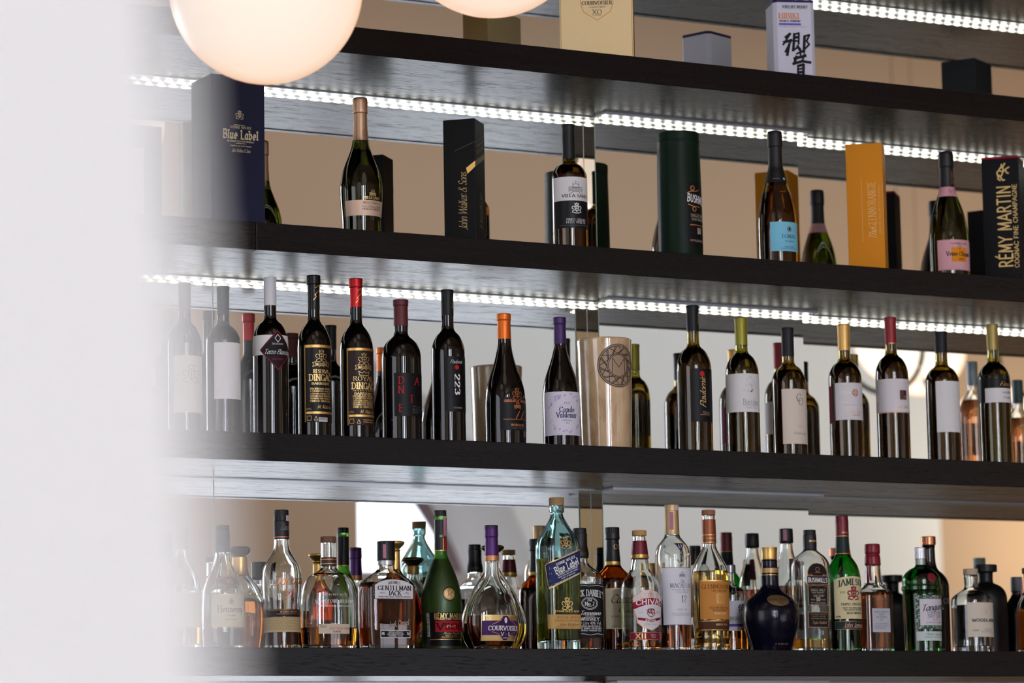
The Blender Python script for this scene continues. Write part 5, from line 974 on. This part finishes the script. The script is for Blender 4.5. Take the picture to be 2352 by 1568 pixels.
l = b.shape([(-47, 237), (-47, 147), (-24, 142), (0, 140), (24, 142), (47, 147), (47, 237)], mat('paper', '#d4c79c'), 'label', .0004, c=(0, 190), rings=10); b.text([('JAMESON', 153, 14, 'serifb', 0, 74, 0, 5)], mat('ink', '#1c4036'), l, .0008); b.text([('EST', 177, 4.5, 'serifb', -26, 11), ('1780', 177, 4.5, 'serifb', 26, 14), ('TRIPLE DISTILLED', 204, 5, 'serifb', 0, 62), ('TWENTY FIVE MEDALS AWARDED', 212.5, 3, 'sansb', 0, 56), ('JOHN JAMESON & SON LIMITED', 217, 3, 'sansb', 0, 50), ('IRISH WHISKEY', 224, 5, 'serifb', 4, 44), ('40%', 232, 4, 'sansb', -38, 12)], BLACKI, l, .0008)
b.lines(crest(0, 180, 17), mat('ink', '#8a2c34'), 3, l, .0008)
l = b.label(242, 261, -47, 47, mat('paper', '#16302a', .45), 'lower_label', edge=(COPPER, .8)); b.text([('John Jameson', 251.5, 11, 'script', 2, 58)], mat('ink', '#d8a890'), l, .0012)
# red wax bottle
WAX = mat('plastic', '#7a1020', .3)
b = spirit('whiskey_bottle', 'bottle', 'short amber whiskey bottle topped with dripping dark red wax', 2003, 1249, .09, [(0, 16.5, 1), (6, 17.5), (20, 17.5), (24, 16), (30, 17.5), (48, 18.4, 1), (50, 17.2, 1), (70, 18), (90, 20), (96, 22), (102, 28), (108, 37), (116, 42), (124, 43, 1), ('b', 43.5, 1)], CLEAR, [(0, 49, WAX, 'wax_seal')], mat('liquid', '#b4601e'), 112, (92, 108, .75, 4.5))
b.lines([[(-16, 48), (-17, 72), (-17, 84)], [(17, 48), (18, 66), (19, 88), (20, 98)], [(-24, 48), (-25, 96)]], WAX, 5, b.root, .0012, name='wax_drip'); b.wrap(90, 95, CLEAR, 'neck_ring', .0012)
l = b.label(149, 203, -26, 23, mat('paper', '#b6b6be')); b.text([('NIKKA WHISKY', 157, 4, 'sansb', -1, 40), ('FROM', 163, 4, 'sansb', -1, 14), ('THE BARREL', 169, 4, 'sansb', -1, 32), ('ALC', 175, 4, 'sansb', -1, 10), ('THE NIKKA WHISKY', 184, 2.8, 'sansb', -1, 38), ('DISTILLING CO LTD TOKYO', 189, 2.8, 'sansb', -1, 42), ('MARRIAGE', 194, 2.8, 'sansb', -5, 30)], GREYI, l)
# green gin
b = spirit('gin_bottle', 'bottle', 'stout green gin bottle with a silver cap and a round red seal', 2113, 1257, .085, [(0, 12.8, 1), (12, 12.6), (26, 12.8, 1), (27, 11.6, 1), (40, 12), (45, 15), (50, 25), (58, 35), (68, 42), (80, 44), (88, 43.5), (90, 45.5, 1), (98, 45.5, 1), (100, 43.8, 1), (180, 42.5), ('b', 41.5, 1)], mat('glass', '#1f9440'), [(0, 27, mat('metal', '#c4c2c6', .35), 'screw_cap', .0004)], mat('liquid', '#94a488'), 104)
b.band(27, 40, mat('foil', '#a8b0a8', .4), 'neck_sleeve', .0004)
l = b.label(112, 189, -41, 52, mat('paper', '#3c5a48')); b.label(120, 180, -32, 52, mat('paper', '#cfc8d0'), 'panel', .0006, l)
random.seed(8); LV = []
for i in range(120):
    s_ = random.choice((0, 1, 2)); x, y = (random.uniform(-40, -33), random.uniform(113, 188)) if s_ == 0 else (random.uniform(-40, 50), random.uniform(113, 119) if s_ == 1 else random.uniform(181, 188)); a = random.uniform(0, 6); LV.append([(x, y), (x+2.4*math.cos(a), y+2.4*math.sin(a))])
b.lines(LV, mat('ink', '#c2c8c0'), 1.2, l, .0008, name='leaf_border'); b.text([('Tanqueray', 138, 14, 'scriptb', 6, 72, .1), ('LONDON', 151.5, 7, 'sans', 4, 38), ('DRY GIN', 160, 7, 'sans', 4, 36), ('DISTILLED 4 TIMES', 174, 2.8, 'sans', 4, 44)], BLACKI, l, .001); b.text([('43.1%', 167.5, 3.6, 'serif', 6, 18)], REDI, l, .001)
l = b.label(194, 215, -41, 52, mat('paper', '#c4ccc8'), 'lower_label'); b.text([('Charles Tanqueray', 200, 4.5, 'script', 4, 50), ('PRODUCT OF ENGLAND', 207, 3, 'sans', 4, 50)], mat('ink', '#3c6a50'), l); s = b.shape(circ(-1, 72, 11.5, 20)[:-1], mat('paper', '#6a1220', .3), 'red_seal', .0015); b.lines([circ(-1, 72, 8, 14), circ(-1, 72, 4, 8)], mat('ink', '#a04a50'), .9, s, .002)
b = spirit('gin_bottle', 'bottle', 'dark bottle with a shiny copper cap, half hidden behind the green gin bottle', 2132, 1232, .2, [(0, 16.6, 1), (19, 16.6, 1), (20, 14, 1), (23, 15, 1), (26, 13.6, 1), (60, 15), (76, 20), (88, 32), (100, 40), (112, 43.5, 1), ('b', 43, 1)], mat('darkglass', '#14120c'), [(0, 19.5, mat('metal', '#c07a58', .3), 'cap')], wall=None)
b.text([('GIN', 150, 12, 'serif', 18, 26)], GREYI, b.root)
# clear gin with cork
b = spirit('gin_bottle', 'bottle', 'clear square-shouldered gin bottle with a pale cork and cream label', 2229, 1306, .09, [(0, 16.6, 1), (14, 16.6, 1), (15, 15.2, 1), (18, 16.5), (38, 15.8), (46, 18), (54, 30), (62, 41), (69, 46.2), (75, 47.5, 1), ('b', 47, 1)], CLEAR, [(0, 14.5, mat('cork', '#c2ae94'), 'stopper')], mat('liquid', '#eef0ee'), 84, base=.014)
l = b.label(79, 158, -42, 45, mat('paper', '#cfc4b2'), edge=(mat('paper', '#b89a80'), .8)); b.text([('WOODLAND', 120, 6.5, 'sansb', 2, 66)], BLACKI, l, .0008); b.text([('500ML', 143, 3.6, 'sansb', -22, 14), ('SLOE GIN', 141, 3.4, 'sans', 10, 24), ('DISTILLED IN SAUERLAND', 146, 3, 'sans', 8, 34)], GREYI, l, .0008); b.lines([[(0, 95), (4, 101), (8, 94)], [(4, 101), (2, 108)]], COPPER, 1, l, .0008)
b = spirit('gin_bottle', 'bottle', 'matte black squat bottle with a broad flat stopper, behind the clear cork bottle', 2263, 1297, .2, [(0, 26, 1), (16, 26, 1), (17, 18, 1), (20, 16.5), (40, 16.5), (44, 22), (50, 33), (60, 42), (74, 46.5), (90, 47, 1), ('b', 46.5, 1)], mat('plastic', '#101012', .4), [(0, 16.8, BLK, 'stopper')], wall=None)
b.lines([[(-50+i*4, 90), (-40+i*4, 190)] for i in range(26)], mat('plastic', '#0a0a0c', .3), .8, b.root, .0004, name='ribbing')
b = spirit('whisky_bottle', 'bottle', 'dark bottle with a grey cap and pink stamp near the right edge', 2334, 1325, .22, [(0, 13, 1), (32, 13.5, 1), (34, 12.5, 1), (44, 14), (56, 22), (68, 31), (84, 36), (100, 37, 1), ('b', 36.5, 1)], mat('darkglass', '#171214'), [(0, 33, mat('foil', '#5a6064', .4, metal=.3), 'capsule')], wall=None); b.label(6, 46, 0, 12, PINK, 'tax_stamp', .0008)
b = spirit('whisky_bottle', 'bottle', 'amber bottle with a black capsule cut off by the right edge of the frame', 2368, 1304, .09, [(0, 21, 1), (12, 21, 1), (14, 17, 1), (50, 18), (64, 24), (80, 32), (96, 36, 1), ('b', 36, 1)], CLEAR, [(0, 60, mat('foil', '#141013', .4, metal=.3), 'capsule')], AMBER, 96); b.label(104, 150, -20, 30, CREAM)
b = spirit('whisky_bottle', 'bottle', 'pale capped clear bottle mirrored behind the clear cork bottle', 2352, 1300, .1, [(0, 15, 1), (30, 15), (46, 17), (66, 36), (80, 40, 1), ('b', 40, 1)], CLEAR, [(0, 26, mat('plastic', '#9aa6a2', .5), 'cap')], AMBER, 100, X=4.677, ztop=2.064, k=.00095)
